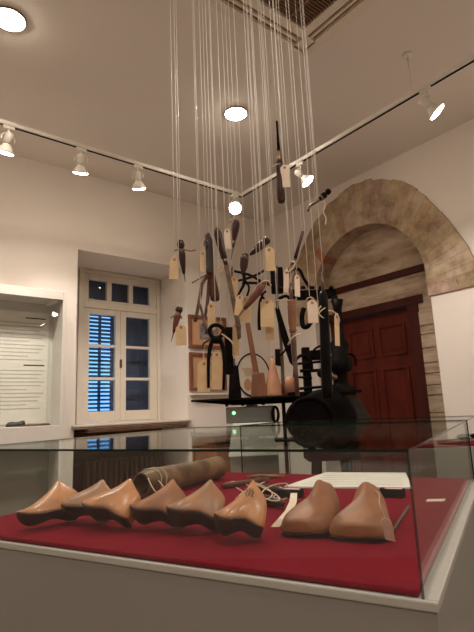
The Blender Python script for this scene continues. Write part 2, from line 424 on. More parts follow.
# ------------------------------------------------------------------ camera
cd = bpy.data.cameras.new('camera'); co = bpy.data.objects.new('camera', cd); COL.objects.link(co)
co.matrix_world = Matrix(((CR.x, CU.x, -Fd.x, CAM.x), (CR.y, CU.y, -Fd.y, CAM.y), (CR.z, CU.z, -Fd.z, CAM.z), (0, 0, 0, 1)))
cd.sensor_fit = 'VERTICAL'; cd.sensor_height = 36; cd.lens = F_PX / 632 * 36; cd.clip_start = .02
scene.camera = co

# ------------------------------------------------------------------ main glass showcase (own axes)
ca = math.radians(23); Uu = V((math.cos(ca), math.sin(ca), 0)); Vv = V((-math.sin(ca), math.cos(ca), 0)); P0 = V((.748, .489, 0))
def W(u, v, z): p = P0 + Uu * u + Vv * v; return V((p.x, p.y, z))
LU, LV, ZB, ZT = 1.33, 1.32, 1.0, 1.2235
def cbox(b, u0, u1, v0, v1, z0, z1, mi=0): return b.obox(W(u0, v0, z0), Uu * (u1 - u0), Vv * (v1 - v0), ZZ * (z1 - z0), mi)
def pane(b, u0, u1, v0, v1, z0, z1):
    # glass slab: the two big faces are clear (0), the thin edges dark (1)
    o = W(u0, v0, z0); e = [Uu * (u1 - u0), Vv * (v1 - v0), ZZ * (z1 - z0)]
    L = [x.length for x in e]; k = L.index(min(L)); i, j = [q for q in range(3) if q != k]
    for s_ in (0, 1):
        c = o + e[k] * s_; b.face([c, c + e[i], c + e[i] + e[j], c + e[j]], 0)
    b.face([o, o + e[i], o + e[i] + e[k], o + e[k]], 1); p = o + e[j]; b.face([p, p + e[i], p + e[i] + e[k], p + e[k]], 1)
    b.face([o, o + e[j], o + e[j] + e[k], o + e[k]], 1); p = o + e[i]; b.face([p, p + e[j], p + e[j] + e[k], p + e[k]], 1)
def showcase(u0, u1, v0, v1, zb, zt, zfloor, label, cloth=True, group=None):
    t = thing('display_case', W((u0 + u1) / 2, (v0 + v1) / 2, zfloor), label, 'display case', group)
    b = MB(); cbox(b, u0 - .008, u1 - .0, v0 - .018, v1 + .02, zfloor + .08, zb - .024); cbox(b, u0 + .02, u1 - .04, v0 + .02, v1 - .02, zfloor, zfloor + .08)
    b.build('plinth', M['base_grey'], t, bevel=.003)
    b = MB()
    for (a0, a1, c0, c1) in ((u0 - .011, u0 - .002, v0 - .022, v1 + .022), (u1 - .016, u1, v0 - .022, v1 + .022), (u0 - .002, u1 - .016, v0 - .022, v0 - .002), (u0 - .002, u1 - .016, v1 + .002, v1 + .022)):
        cbox(b, a0, a1, c0, c1, zb - .024, zb - .008)
    b.build('rim', M['trim_grey'], t, bevel=.003)
    b = MB(); cbox(b, u0 - .002, u1 - .016, v0 - .002, v1 + .002, zb - .024, zb - .012); b.build('deck', M['trim_grey'], t)
    if cloth:
        b = MB(); cbox(b, u0 + .009, u1 - .03, v0 + .009, v1 - .009, zb - .012, zb); b.build('cloth_lining', M['cloth'], t, bevel=.004)
    g = .005
    b = MB()
    z1 = zt - g
    zl = zb - .012
    pane(b, u0, u0 + g, v0, v1, zl, z1)
    b.build('glass_pane', [M['glass'], M['edge']], t)
    b = MB(); pane(b, u1 - .022, u1 - .022 + g, v0, v1, zl, z1); b.build('glass_pane', [M['glass'], M['edge']], t)
    b = MB(); pane(b, u0 + g, u1 - .022, v0, v0 + g, zl, z1); b.build('glass_pane', [M['glass'], M['edge']], t)
    b = MB(); pane(b, u0 + g, u1 - .022, v1 - g, v1, zl, z1); b.build('glass_pane', [M['glass'], M['edge']], t)
    b = MB(); pane(b, u0, u1 - .017, v0, v1, z1, zt); b.build('glass_top', [M['glass'], M['edge']], t)
    return t
caseA = showcase(0, LU, 0, LV, ZB, ZT, 0, 'nearest glass showcase lined with red cloth and holding wooden shoe lasts')
caseB = showcase(LU + .05, 2.03, 0, 1.08, .70, ZT, 0, 'empty glass showcase standing just behind the one with the shoe lasts', cloth=False)

# ------------------------------------------------------------------ shoe lasts
SEC = [  # t (heel->toe), half width, z bottom, z top, top half-width
    (0, .010, .016, .062, .008), (.03, .022, .010, .080, .013), (.09, .029, .007, .090, .015), (.18, .031, .007, .099, .015), (.27, .030, .010, .110, .013),
    (.33, .029, .012, .120, .009), (.365, .029, .013, .124, .006), (.41, .030, .013, .112, .006), (.48, .032, .011, .093, .008), (.56, .036, .007, .077, .012),
    (.65, .042, .003, .062, .018), (.73, .045, .002, .050, .022), (.81, .043, .004, .040, .022), (.88, .036, .009, .033, .020), (.94, .025, .016, .030, .015),
    (.985, .011, .024, .030, .007), (1.0, .003, .027, .030, .002)]
SEC_BLUNT = [
    (0, .010, .020, .062, .008), (.03, .024, .014, .082, .014), (.09, .032, .008, .092, .018), (.18, .034, .006, .096, .018), (.27, .033, .008, .102, .015),
    (.33, .033, .010, .108, .010), (.365, .033, .012, .110, .006), (.41, .034, .012, .101, .007), (.48, .037, .010, .088, .010), (.56, .042, .006, .078, .015),
    (.65, .048, .003, .070, .024), (.73, .053, .002, .062, .032), (.81, .055, .002, .056, .038), (.88, .052, .004, .050, .038), (.94, .044, .007, .044, .033),
    (.98, .034, .008, .042, .026), (1.0, .020, .012, .036, .014)]
def last_mesh(pointed=0., width=1., inst=1., sec=None):
    rings = []
    for t, hw, zb, zt, tw in (sec or SEC):
        if t > .6: hw *= 1 - pointed * (t - .6) * 1.4; tw *= 1 - pointed * (t - .6) * 1.4
        x = (t - .5); zt = zb + (zt - zb) * inst; hw *= width; tw *= width
        cy = .010 * math.sin(PI * t) * (1 if t < .6 else .6)
        h = zt - zb
        prof = [(-.55, 0), (0, -.004 if .1 < t < .95 else 0), (.55, 0), (.90, .01), (1.0, .16), (1.0, .36)]
        pts = []
        right = [(hw * .0, zb - .001), (hw * .55, zb), (hw * .93, zb + .0005), (hw, zb + h * .08), (hw * 1.0, zb + h * .30), (hw * .78 + tw * .2, zb + h * .56), (hw * .28 + tw * .72, zb + h * .82), (tw * .85, zb + h * .97), (0, zt)]
        pts = right + [(-a_, z_) for a_, z_ in right[-2:0:-1]]
        rings.append([(x, cy + a_, z_) for a_, z_ in pts])
    return rings
def make_last(name, heel, toe, L, roll, mats, label, hs=1., pointed=.5, width=1., inst=1., sec=None, pitch=0.):
    """heel, toe: points on the cloth; L: length; roll: lean (radians) that shows the sole towards the viewer"""
    d = V((toe.x - heel.x, toe.y - heel.y, 0)); L = d.length if L is None else L; d.normalize(); side = V((d.y, -d.x, 0)); up = ZZ.copy()
    d0 = d.copy(); q0 = Quaternion(side, pitch); d = q0 @ d; up = q0 @ up
    if d.z < 0: q0 = Quaternion(side, -pitch); d = q0 @ d0; up = q0 @ ZZ
    q = Quaternion(d, roll)
    side = q @ side; up = q @ up
    ctr = V((heel.x, heel.y, 0)) + d0 * L * .5
    rings = [[ctr + d * (p[0] * L) - side * p[1] * hs + up * p[2] * hs for p in r_] for r_ in last_mesh(pointed, width, inst, sec)]
    zmin = min(p.z for r_ in rings for p in r_)
    dz = ZB + .0035 - zmin
    rings = [[p + ZZ * dz for p in r_] for r_ in rings]
    t = thing(name, V((ctr.x, ctr.y, ZB)), label, 'shoe last', 'wooden shoe lasts on the red cloth')
    b = MB(); b.ring(rings)
    n = len(rings[0])
    ob = b.build('last_body', mats[0], t, sub=1)
    # sole: thin dark skin below the body
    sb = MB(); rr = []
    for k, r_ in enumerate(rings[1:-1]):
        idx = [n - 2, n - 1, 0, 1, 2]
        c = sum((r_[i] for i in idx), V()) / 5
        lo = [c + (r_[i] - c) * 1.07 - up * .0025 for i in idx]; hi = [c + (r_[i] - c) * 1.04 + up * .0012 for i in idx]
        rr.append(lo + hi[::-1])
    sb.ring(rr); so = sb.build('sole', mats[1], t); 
    return t, d, side, up, ctr, dz
tan, brn, gry, sol = M['leather_last'], M['last_dark'], M['last_grey'], M['last_sole']
def zr(x, y, z=ZB): return on(x, y, 2, z)
def put_last(hx, hy, tx, ty, tz, L, roll, mats, label, **k):
    h = zr(hx, hy); t = zr(tx, ty, tz)
    return make_last('shoe_last', h, t, L, roll, mats, label, **k)
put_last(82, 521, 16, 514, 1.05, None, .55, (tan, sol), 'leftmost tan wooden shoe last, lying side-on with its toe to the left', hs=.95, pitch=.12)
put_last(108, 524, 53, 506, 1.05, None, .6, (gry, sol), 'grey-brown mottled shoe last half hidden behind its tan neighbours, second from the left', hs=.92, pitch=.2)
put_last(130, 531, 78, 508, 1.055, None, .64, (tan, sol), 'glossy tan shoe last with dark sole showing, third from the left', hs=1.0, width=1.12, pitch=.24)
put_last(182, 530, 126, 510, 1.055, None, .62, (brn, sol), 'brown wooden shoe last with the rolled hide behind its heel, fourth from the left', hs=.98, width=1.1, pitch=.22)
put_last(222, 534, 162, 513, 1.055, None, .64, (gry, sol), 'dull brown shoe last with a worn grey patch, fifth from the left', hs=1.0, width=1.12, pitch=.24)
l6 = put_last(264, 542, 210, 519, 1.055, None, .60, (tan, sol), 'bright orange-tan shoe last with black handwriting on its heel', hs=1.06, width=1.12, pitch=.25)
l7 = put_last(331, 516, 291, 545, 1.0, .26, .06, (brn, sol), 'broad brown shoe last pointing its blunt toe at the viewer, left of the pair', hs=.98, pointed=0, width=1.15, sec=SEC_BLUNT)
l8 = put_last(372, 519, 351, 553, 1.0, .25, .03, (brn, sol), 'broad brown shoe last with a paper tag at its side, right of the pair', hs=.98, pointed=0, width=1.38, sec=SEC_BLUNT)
# handwriting on the sixth last
def squiggle(name, pts, r, m, parent): b = MB(); b.tube(pts, r, 6, sub=5); return b.build(name, m, parent)
t6, d6, s6, u6, c6, dz6 = l6; L6 = 2 * (c6 - zr(264, 542)).xy.length; H6 = 1.06
def onlast(x, yy, z): return c6 + d6 * (x * L6) - s6 * (yy * H6 * 1.1) + u6 * (z * H6) + ZZ * dz6
def pen(t_, z): return onlast(t_ - .5, (.0245 - (z - .070) * .38) + .0102, z)
for k in range(3):
    t_ = .33 + .06 * k
    squiggle('pen_mark', [pen(t_, .066), pen(t_ + .03, .072), pen(t_ - .01, .078), pen(t_ + .03, .084), pen(t_, .090)], .0010, M['ink_dark'], t6)

def flat_tag(b, top, down, across, w, h, th=.0012, cut=.22):
    """tag outline with cut corners at the eyelet end, extruded"""
    top, dn, ac = V(top), V(down).normalized(), V(across).normalized(); n = dn.cross(ac).normalized()
    pl = [top - ac * w * .22, top + ac * w * .22, top + ac * w * .5 + dn * h * cut * .6, top + ac * w * .5 + dn * h, top - ac * w * .5 + dn * h, top - ac * w * .5 + dn * h * cut * .6]
    b.prism([p - n * th / 2 for p in pl], n * th)
    return n
# tag beside last eight, leaning on it
tp = zr(384, 510, 1.085); bt = zr(391, 543, 1.012)
tt = thing('paper_tag', (bt.x, bt.y, ZB), 'small cream paper tag leaning on the right-hand broad last', 'tag')
b = MB(); flat_tag(b, tp + (bt - tp) * .25, bt - tp, CR - ZZ * .2, .022, .055); b.build('tag_card', M['tag_pale'], tt)
b = MB(); b.tube([tp + (bt - tp) * .28, tp + V((0, .01, .012)), zr(379, 494, 1.085), zr(371, 487, 1.095)], .0009, 6, sub=5); b.build('tag_cord', M['string'], tt)

# rolled hide
a0, a1 = zr(141, 499, 1.0), zr(218, 478.5, 1.0)
ra = .047
a0 = a0 + ZZ * (ra + .003); a1 = a1 + ZZ * (ra + .003)
th = thing('rolled_hide', ((a0 + a1) / 2 - ZZ * ra), 'mottled brown hide rolled into a tube and tied with twine', 'leather roll')
b = MB(); ax = (a1 - a0); q = ax.normalized(); uu = q.cross(ZZ).normalized(); ww = uu.cross(q)
rings = []
for i in range(13):
    t_ = i / 12; rr_ = ra * (1 + .05 * math.sin(7 * t_) - .12 * (t_ < .08))
    ring = []
    for k in range(40):   # spiral sheet: outer then back inside
        pass
    rings.append([a0 + ax * t_ + (uu * math.cos(2 * PI * k / 28) + ww * math.sin(2 * PI * k / 28)) * rr_ * (1 + .015 * math.sin(3 * k + 5 * t_)) for k in range(28)])
b.ring(rings, closed_ends=False)
inner_ = [[p + (a0 + ax * (i / 12) - p) * .12 for p in r_] for i, r_ in enumerate(rings)]
b.ring(inner_, closed_ends=False); 
for e_ in (0, 12):
    for k in range(28):
        f = b.face([rings[e_][k], rings[e_][(k + 1) % 28], inner_[e_][(k + 1) % 28], inner_[e_][k]])
sp_ = []
for k in range(70):
    th_ = k * .25; rr_ = ra * (.84 - .0085 * k); sp_.append((th_, rr_))
b.build('outer_hide', M['roll'], th)
b = MB()
for k in range(len(sp_) - 1):
    (t0, r0), (t1, r1) = sp_[k], sp_[k + 1]
    P_ = [uu * math.cos(t0) * r0 + ww * math.sin(t0) * r0, uu * math.cos(t1) * r1 + ww * math.sin(t1) * r1]
    b.face([a0 + ax * .03 + P_[0], a0 + ax * .03 + P_[1], a0 + ax * .985 + P_[1], a0 + ax * .985 + P_[0]])
b.build('inner_coil', M['roll'], th)
for t_ in (.10, .16):
    b = MB(); b.tube([a0 + ax * (t_ + .02 * math.sin(k)) + (uu * math.cos(2 * PI * k / 16) + ww * math.sin(2 * PI * k / 16)) * (ra + .004) for k in range(16)], .0022, 6, loop=True); b.build('twine_tie', M['string'], th)
for pts in ([(150, 470), (163, 486), (172, 496), (182, 499)], [(148, 478), (156, 492), (170, 494), (184, 502)]):
    b = MB(); zz = [1.08, 1.05, 1.03, 1.004]; b.tube([zr(x, y, z_) for (x, y), z_ in zip(pts, zz)], .0018, 6, sub=5); b.build('loose_twine', M['string'], th)

# bundle of small tools tied with cord behind the lasts
def stick(name, pa, pb, za, zb, prof, m, label, cat, group=None, n=14):
    A, B = zr(*pa, za), zr(*pb, zb); t = thing(name, V(((A.x + B.x) / 2, (A.y + B.y) / 2, ZB)), label, cat, group)
    b = MB(); b.lathe(A, B, prof, n); b.build('handle', m, t); return t, A, B
R_ = .017
hp = [(0, .004), (.03, .011), (.2, .015), (.6, .016), (.93, .011), (1, .004)]
stick('tool_handle', (258, 487), (292, 493), 1.0165, 1.0165, hp, M['handle'], 'dark turned handle lying nearest the papers behind the lasts', 'tool handle')
stick('tool_handle', (255, 497), (284, 504), 1.0165, 1.0165, hp, M['handle'], 'dark turned handle lying just in front of its twin, behind the tan lasts', 'tool handle')
stick('hide_strip', (222, 486), (270, 479), 1.012, 1.012, [(0, .006), (.1, .012), (.5, .009), (.8, .012), (1, .005)], M['handle_red'], 'twisted brown leather strip beside the end of the rolled hide', 'leather strip')
stick('hide_strip', (247, 477), (284, 476), 1.010, 1.010, [(0, .004), (.3, .010), (.7, .008), (1, .004)], M['roll'], 'pale twisted strip lying at the back edge of the red cloth', 'leather strip')
cord = []
for k in range(46):
    s_ = k / 45; cx = 236 + 50 * s_ + 11 * math.sin(k * .9); cy = 490 + 9 * math.sin(k * .63 + 1) + 3 * s_
    z_ = 1.003 + (.030 if 10 < k < 38 else .0) + .004 * math.sin(k)
    cord.append(zr(cx, cy, z_))
ct = MB(); ct.tube(cord, .0022, 6, sub=3); tag(ct.build('cord_tangle', M['string']), 'tangled pale cord winding over the dark handles in the showcase', 'cord')
# curved cream paper strip
b = MB(); ps = [((294, 493), 1.02), ((293, 502), 1.03), ((289, 511), 1.03), ((282, 519), 1.02), ((275, 527), 1.004)]
L_ = []
for (x, y), z_ in ps: p = zr(x, y, z_); L_.append((p - CR * .011, p + CR * .011))
for i in range(len(L_) - 1):
    a_, b_ = L_[i], L_[i + 1]; n_ = Fh * .0012
    b.hexa([a_[0], a_[1], b_[1], b_[0], a_[0] + n_, a_[1] + n_, b_[1] + n_, b_[0] + n_])
tag(b.build('paper_strip', M['tag_pale']), 'curved cream paper strip beside the handwriting-marked last', 'paper')
# white printed sheet at the back
pl = [zr(284, 488, ZB + .001), zr(412, 489, ZB + .001), zr(406, 474, ZB + .001), zr(326, 473.5, ZB + .001)]
t = thing('information_sheet', (pl[0] + pl[2]) / 2, 'long white information sheet lying at the back of the red cloth', 'sheet')
b = MB(); b.prism(pl, ZZ * .006); b.build('sheet', M['paper'], t)
b = MB()
for k in range(1, 6):
    s_ = k / 7; A = pl[0].lerp(pl[3], s_) ; B = pl[1].lerp(pl[2], s_); A2 = A.lerp(B, .10); B2 = A.lerp(B, .94 if k != 5 else .6)
    w_ = (pl[3] - pl[0]).normalized() * .004; o_ = ZZ * .0064
    b.prism([A2 + o_, B2 + o_, B2 + w_ + o_, A2 + w_ + o_], ZZ * .0005)
tag(b.build('text_line', M['ink'], t), kind='stuff')
# small dark holders with pink labels
def holder(x, y, label, w=.05):
    p = zr(x, y); t = thing('label_holder', p, label, 'label holder')
    b = MB(); b.obox(p - Uu * .02 - Vv * w * .8, Uu * .045, Vv * w * 1.6, ZZ * .026); b.build('holder_block', M['iron'], t, bevel=.003)
    b = MB(); b.obox(p - Uu * .012 - Vv * w * .7 + ZZ * .027, Uu * .02, Vv * w * 1.1, ZZ * .001); b.build('holder_label', M['pink'], t)
holder(291, 497, 'black block with pink label beside the broad left last')
holder(392, 497, 'black block with pink label behind the broad right last')
A, B = zr(393, 530, 1.005), zr(409, 506, 1.005)
b = MB(); b.lathe(A, B, [(0, .003), (.1, .0045), (.9, .0045), (1, .003)], 10); tag(b.build('metal_rod', M['steel']), 'thin grey metal rod lying on the red cloth by the right glass', 'rod')
p = zr(426, 502); 
b = MB(); b.obox(p, Uu * .04 , -Vv * .05 + Uu * .02, ZZ * .002); 
# card lies inside, near the right-hand glass
o = b.build('label_card', M['tag_pale']); tag(o, 'blank cream label card on the red cloth by the right-hand glass', 'card')

# ------------------------------------------------------------------ wall vitrine at the left
VY = 3.60; VX1 = 1.215; VX0 = .25
t = thing('wall_vitrine', (.73, 3.72, 0), 'tall grey wall vitrine with a printed text panel behind glass, left of the window', 'display case')
b = MB(); ix = VX1 - .028; iz0, iz1 = 1.25, 2.178
b.box((VX0, VY, 0), (VX0 + .03, YW - .004, 2.245)); b.box((ix, VY, 0), (VX1, YW - .004, 2.245)); b.box((VX0 + .03, VY, iz1), (ix, YW - .004, 2.245))
b.box((VX0 + .03, VY, 1.144), (ix, YW - .004, iz0)); b.box((VX0 + .03, VY, 0), (ix, YW - .004, .12))
b.build('carcass', M['vitrine'], t, bevel=.002)
b = MB(); b.box((VX0 + .03, YW - .03, .12), (ix, YW - .012, 1.144)); b.build('lower_back_panel', M['metal_grey'], t)
b = MB(); b.box((VX0 + .03, YW - .03, iz0), (ix, YW - .012, iz1)); b.build('back_panel', M['board'], t)
b = MB(); b.box((VX0 + .1, YW - .036, iz0 + .02), (ix - .035, YW - .031, iz1 - .07)); pn = b.build('text_panel', M['paper'], t)
b = MB()
for zt_, n_ in ((2.02, 13), (1.66, 12)):
    for k in range(n_):
        z_ = zt_ - .028 * k; xe = ix - .06 - (.12 if k in (5, 9) else .02 * (k % 3)) - (.25 if k == n_ - 1 else 0)
        if z_ < 1.30 or (zt_ > 1.9 and z_ < 1.73): continue
        b.box((VX0 + .16, YW - .0372, z_ - .004), (xe, YW - .0358, z_ + .003))
tag(b.build('text_lines', M['ink'], pn), kind='stuff')
for z_ in (2.06, 1.70):
    b = MB(); b.box((ix - .21, YW - .0376, z_ - .005), (ix - .06, YW - .0358, z_ + .004)); b.build('heading_bar', M['ink_dark'], pn)
b = MB(); b.box((VX0 + .03, VY + .006, iz0), (ix, VY + .012, iz1)); b.build('glass_door', M['glass'], t)
b = MB(); b.box((VX0 + .03, VY + .006, .12), (ix, VY + .012, 1.144)); b.build('lower_glass', M['glass'], t)
b = MB(); b.box((ix - .07, VY + .03, 2.165), (ix - .03, YW - .05, 2.177)); b.build('vitrine_light', M['metal_white'], t)
# leather soles in the vitrine
def sole_piece(x, y, L, ang, m, label, z=iz0 + .001, tall=.012):
    c, s_ = math.cos(ang), math.sin(ang); b = MB(); rings = []
    for (t_, w_, h_) in ((0, .012, .3), (.08, .03, .8), (.3, .03, 1), (.5, .024, .8), (.7, .042, .9), (.9, .036, 1.2), (1, .012, .8)):
        cx, cy = x + c * L * t_, y + s_ * L * t_; h = tall * h_
        rings.append([(cx - s_ * w_, cy + c * w_, z + .001), (cx + s_ * w_, cy - c * w_, z + .001), (cx + s_ * w_ * .8, cy - c * w_ * .8, z + h), (cx, cy, z + h * 1.5), (cx - s_ * w_ * .8, cy + c * w_ * .8, z + h)])
    b.ring(rings); o = b.build('shoe_sole', m, sub=1); tag(o, label, 'shoe sole')
sole_piece(.93, 3.69, .23, .1, M['handle_red'], 'flat brown leather sole at the right end of the vitrine shelf')
sole_piece(.86, 3.76, .13, -.2, M['leather_flap'], 'small dark curled leather piece in the vitrine, left of the brown sole', tall=.03)
sole_piece(.56, 3.70, .22, .1, M['last_dark'], 'brown leather sole at the left end of the vitrine shelf', tall=.014)

# ------------------------------------------------------------------ pictures and round plaque on the window wall
def picture(x0, x1, z0, z1, label, px0, px1, pz0, pz1):
    t = thing('framed_picture', ((x0 + x1) / 2, YW - .015, z0), label, 'picture', 'framed pictures beside the window')
    b = MB(); f = .03
    b.box((x0, YW - .03, z0), (x0 + f, YW - .002, z1)); b.box((x1 - f, YW - .03, z0), (x1, YW - .002, z1)); b.box((x0 + f, YW - .03, z0), (x1 - f, YW - .002, z0 + f)); b.box((x0 + f, YW - .03, z1 - f), (x1 - f, YW - .002, z1))
    b.build('frame', M['frame_wood'], t, bevel=.004)
    b = MB(); b.box((x0 + f, YW - .012, z0 + f), (x1 - f, YW - .004, z1 - f)); b.build('mount_board', M['mount'], t)
    b = MB(); b.box((px0, YW - .015, pz0), (px1, YW - .0125, pz1)); b.build('print', M['photo'], t)
picture(2.455, 2.90, 1.905, 2.225, 'upper small picture in a brown frame, a grey faded print', 2.58, 2.80, 1.99, 2.15)
picture(2.455, 2.88, 1.50, 1.86, 'lower small picture in a brown frame with a pale narrow print', 2.58, 2.70, 1.60, 1.78)
b = MB(); b.box((2.46, YW - .06, 1.455), (3.0, YW - .002, 1.475)); tag(b.build('wall_ledge', M['white_paint'], bevel=.003), 'narrow white ledge on the wall below the framed pictures', 'ledge')
t = thing('round_sign', (3.235, YW - .02, 1.43), 'round white wall plaque with a thin dark rim and faded red emblem', 'plaque')
cx, cz, rr = 3.235, 1.655, .22
b = MB(); b.cyl((cx, YW - .002, cz), (cx, YW - .018, cz), rr, n=48); b.build('disc', M['white_paint'], t)
b = MB(); b.tube([(cx + rr * math.cos(2 * PI * k / 48), YW - .018, cz + rr * math.sin(2 * PI * k / 48)) for k in range(48)], .008, 8, loop=True); b.build('rim', M['iron'], t)
b = MB(); b.prism([(cx - .085 + .05 * math.cos(2 * PI * k / 20), YW - .020, cz - .10 + .06 * math.sin(2 * PI * k / 20)) for k in range(20)], (0, .003, 0))
for k in range(5): b.box((cx - .15 + .01 * k, YW - .0205, cz + .06 - .018 * k), (cx + .02 - .02 * (k % 2), YW - .0175, cz + .066 - .018 * k))
b.build('emblem', M['mount'], t)
t = thing('wooden_cabinet', (2.66, YW - .2, 0), 'low brown wooden cabinet against the wall under the framed pictures', 'cabinet')
b = MB(); b.box((2.47, YW - .36, .0), (2.87, YW - .004, 1.09)); b.build('body', M['last_dark'], t, bevel=.004)
b = MB(); b.box((2.455, YW - .38, 1.09), (2.885, YW - .004, 1.125)); b.build('cabinet_top', M['metal_grey'], t, bevel=.004)
b = MB(); b.box((2.49, YW - .37, .10), (2.85, YW - .36, 1.04)); b.build('door', M['frame_wood'], t, bevel=.003)
b = MB(); b.cyl((2.82, YW - .37, .6), (2.82, YW - .39, .6), .012); b.build('knob', M['steel'], t)
# ------------------------------------------------------------------ case by the arch wall
t = thing('display_case', (3.2, 1.1, 0), 'low grey display case with red cloth against the arch wall at the far right', 'display case')
b = MB(); b.box((2.98, -.2, 0), (3.47, 1.75, 1.03)); b.build('plinth', M['metal_grey'], t, bevel=.004)
b = MB(); b.box((2.99, -.19, 1.03), (3.46, 1.74, 1.045)); b.build('cloth_lining', M['cloth'], t, bevel=.006)
b = MB(); b.box((2.985, -.195, 1.045), (3.465, 1.745, 1.055)); b.build('glass_top', M['glass'], t)
b = MB(); b.lathe((3.2, 1.36, 1.075), (3.2, 1.62, 1.075), [(0, .008), (.1, .018), (.9, .018), (1, .008)], 12); tag(b.build('iron_bar', M['iron']), 'short black iron piece lying on the low case by the arch wall', 'iron bar')

# ------------------------------------------------------------------ dark shelf table, mallet, cone, stretcher block
SZ = 1.372
sh = thing('iron_shelf_table', far(283, 397, 3.35) * 1 - ZZ * (far(283, 397, 3.35).z), 'thin black shelf table on an iron pole beside the sewing machine', 'table')
eL, eR = far(190, 397, 3.35), far(303, 397, 3.35)
dirS = V((eR.x - eL.x, eR.y - eL.y, 0)); LS = dirS.length; dirS.normalize(); bk = V((-dirS.y, dirS.x, 0))
if bk.dot(Fh) < 0: bk = -bk
oS = V((eL.x, eL.y, SZ))
def sp(a, c, z=0.): return oS + dirS * a + bk * c + ZZ * z
b = MB(); b.prism([sp(0, .05), sp(.16, -.03), sp(LS, -.07), sp(LS + .04, .10), sp(LS, .24), sp(.2, .20)], ZZ * .013); b.build('tabletop', M['iron_gloss'], sh, bevel=.002)
b = MB(); b.prism([sp(.02, .05), sp(.30, .03, -.035), sp(LS - .05, .03, -.035), sp(LS, .03, 0)], bk * .02)
for a_ in (.25, .36, .50): b.box(sp(a_, .0, -.042) - V((.008, .008, 0)), sp(a_, .0, 0) + V((.008, .008, 0)))
b.build('under_rail', M['iron'], sh)
pb = sp(LS - .135, .02); b = MB(); b.cyl(V((pb.x, pb.y, .01)), V((pb.x, pb.y, SZ)), .013); b.build('pole', M['iron'], sh)
b = MB(); b.cyl(V((pb.x, pb.y, 0)), V((pb.x, pb.y, .03)), .17, .15, 24); b.build('foot', M['iron'], sh)
b = MB(); b.prism([sp(.09, .03, -.29), sp(.30, -.02, -.29), sp(LS, -.04, -.29), sp(LS + .02, .12, -.29), sp(LS, .22, -.29), sp(.25, .18, -.29)], ZZ * .016)
for a_ in (.17, .33, .47, .58): b.lathe(sp(a_, .05, -.275), sp(a_, .05, -.25), [(0, .016), (1, .008)], 10)
b.build('lower_shelf', M['iron'], sh, bevel=.002)
ST = SZ + .0135
def pt(x): # place on the shelf under pixel column x
    p = far(x, 394, 3.36); return V((p.x, p.y, 0)) + bk * 0
# mallet: head standing on the shelf with the handle up
p = pt(259); t = thing('wooden_mallet', V((p.x, p.y, ST)), 'reddish wooden mallet standing head-down on the black shelf', 'mallet')
w2 = .047
def frustum(p, w0, w1, z0, z1, m, name, par, dep=.8, sh_=V((0, 0, 0)), bevel=.006):
    b = MB(); q = [p - dirS * w0 - bk * w0 * dep, p + dirS * w0 - bk * w0 * dep, p + dirS * w0 + bk * w0 * dep, p - dirS * w0 + bk * w0 * dep]
    r_ = [p + sh_ - dirS * w1 - bk * w1 * dep, p + sh_ + dirS * w1 - bk * w1 * dep, p + sh_ + dirS * w1 + bk * w1 * dep, p + sh_ - dirS * w1 + bk * w1 * dep]
    b.hexa([V((v_.x, v_.y, z0)) for v_ in q] + [V((v_.x, v_.y, z1)) for v_ in r_]); return b.build(name, m, par, bevel=bevel)
frustum(p, .056, .042, ST, ST + .165, M['mallet'], 'mallet_head', t)
frustum(p - dirS * .012, .020, .016, ST + .160, ST + .52, M['mallet'], 'mallet_handle', t, sh_=-dirS * .045, bevel=.003)
p = pt(274); t = thing('wooden_cone', V((p.x, p.y, ST)), 'pale wooden cone standing on the black shelf right of the mallet', 'cone')
b = MB(); b.lathe(V((p.x, p.y, ST)), V((p.x, p.y, ST + .265)), [(0, .066), (.06, .066), (.5, .040), (.9, .014), (1, .009)], 28); b.build('cone_body', M['cone'], t)
b = MB(); b.cyl(V((p.x, p.y, ST + .26)), V((p.x, p.y, ST + .275)), .009, .006); b.build('cone_tip', M['mallet'], t)
p = pt(290) + bk * .06; t = thing('wooden_block', V((p.x, p.y, ST)), 'short orange wooden block standing behind the pole on the black shelf', 'block')
b = MB(); b.lathe(V((p.x, p.y, ST)), V((p.x, p.y, ST + .13)), [(0, .05), (.7, .046), (1, .040)], 24); b.build('cone_body', M['cone'], t)
p = pt(235); t = thing('tapered_block', V((p.x, p.y, ST)), 'black tapered block with a short neck standing on the shelf left of the mallet', 'block')
frustum(p, .045, .030, ST, ST + .22, M['iron'], 'block_body', t)
b = MB(); b.lathe(V((p.x, p.y, ST + .215)), V((p.x, p.y, ST + .285)), [(0, .016), (.4, .010), (1, .012)], 14); b.build('block_neck', M['steel'], t)

# ------------------------------------------------------------------ grey appliance below the shelf, on a pedestal
fr = far(226, 416, 3.38); fr2 = far(279, 416, 3.38)
p = (fr + fr2) / 2; hw = (fr2 - fr).length / 2; dd = V((fr2.x - fr.x, fr2.y - fr.y, 0)).normalized(); dk = V((-dd.y, dd.x, 0))
t = thing('dehumidifier', V((p.x, p.y, .0)), 'grey appliance with a green light, black handle and pale tapered tank', 'appliance')
z1_, z0_ = 1.325, 1.215
b = MB(); b.obox(V((p.x, p.y, z0_)) - dd * hw, dd * 2 * hw * .93, dk * .16, ZZ * (z1_ - z0_)); b.build('housing', M['device'], t, bevel=.008)
b = MB(); b.prism([V((p.x, p.y, z0_)) - dd * hw * .75 - dk * .07, V((p.x, p.y, z0_)) + dd * hw * .6 - dk * .07, V((p.x, p.y, 1.00)) + dd * hw * .9 - dk * .07, V((p.x, p.y, 1.00)) - dd * hw * .95 - dk * .07], dk * .21); b.build('tank', M['bin'], t, bevel=.006)
b = MB(); b.cyl(V((p.x, p.y, z1_ - .04)) - dd * hw * .70 - dk * .003, V((p.x, p.y, z1_ - .04)) - dd * hw * .70 + dk * .002, .012, n=16); b.build('power_light', M['led'], t)
b = MB(); hc = V((p.x, p.y, 1.265)) + dd * hw * .86 - dk * .02
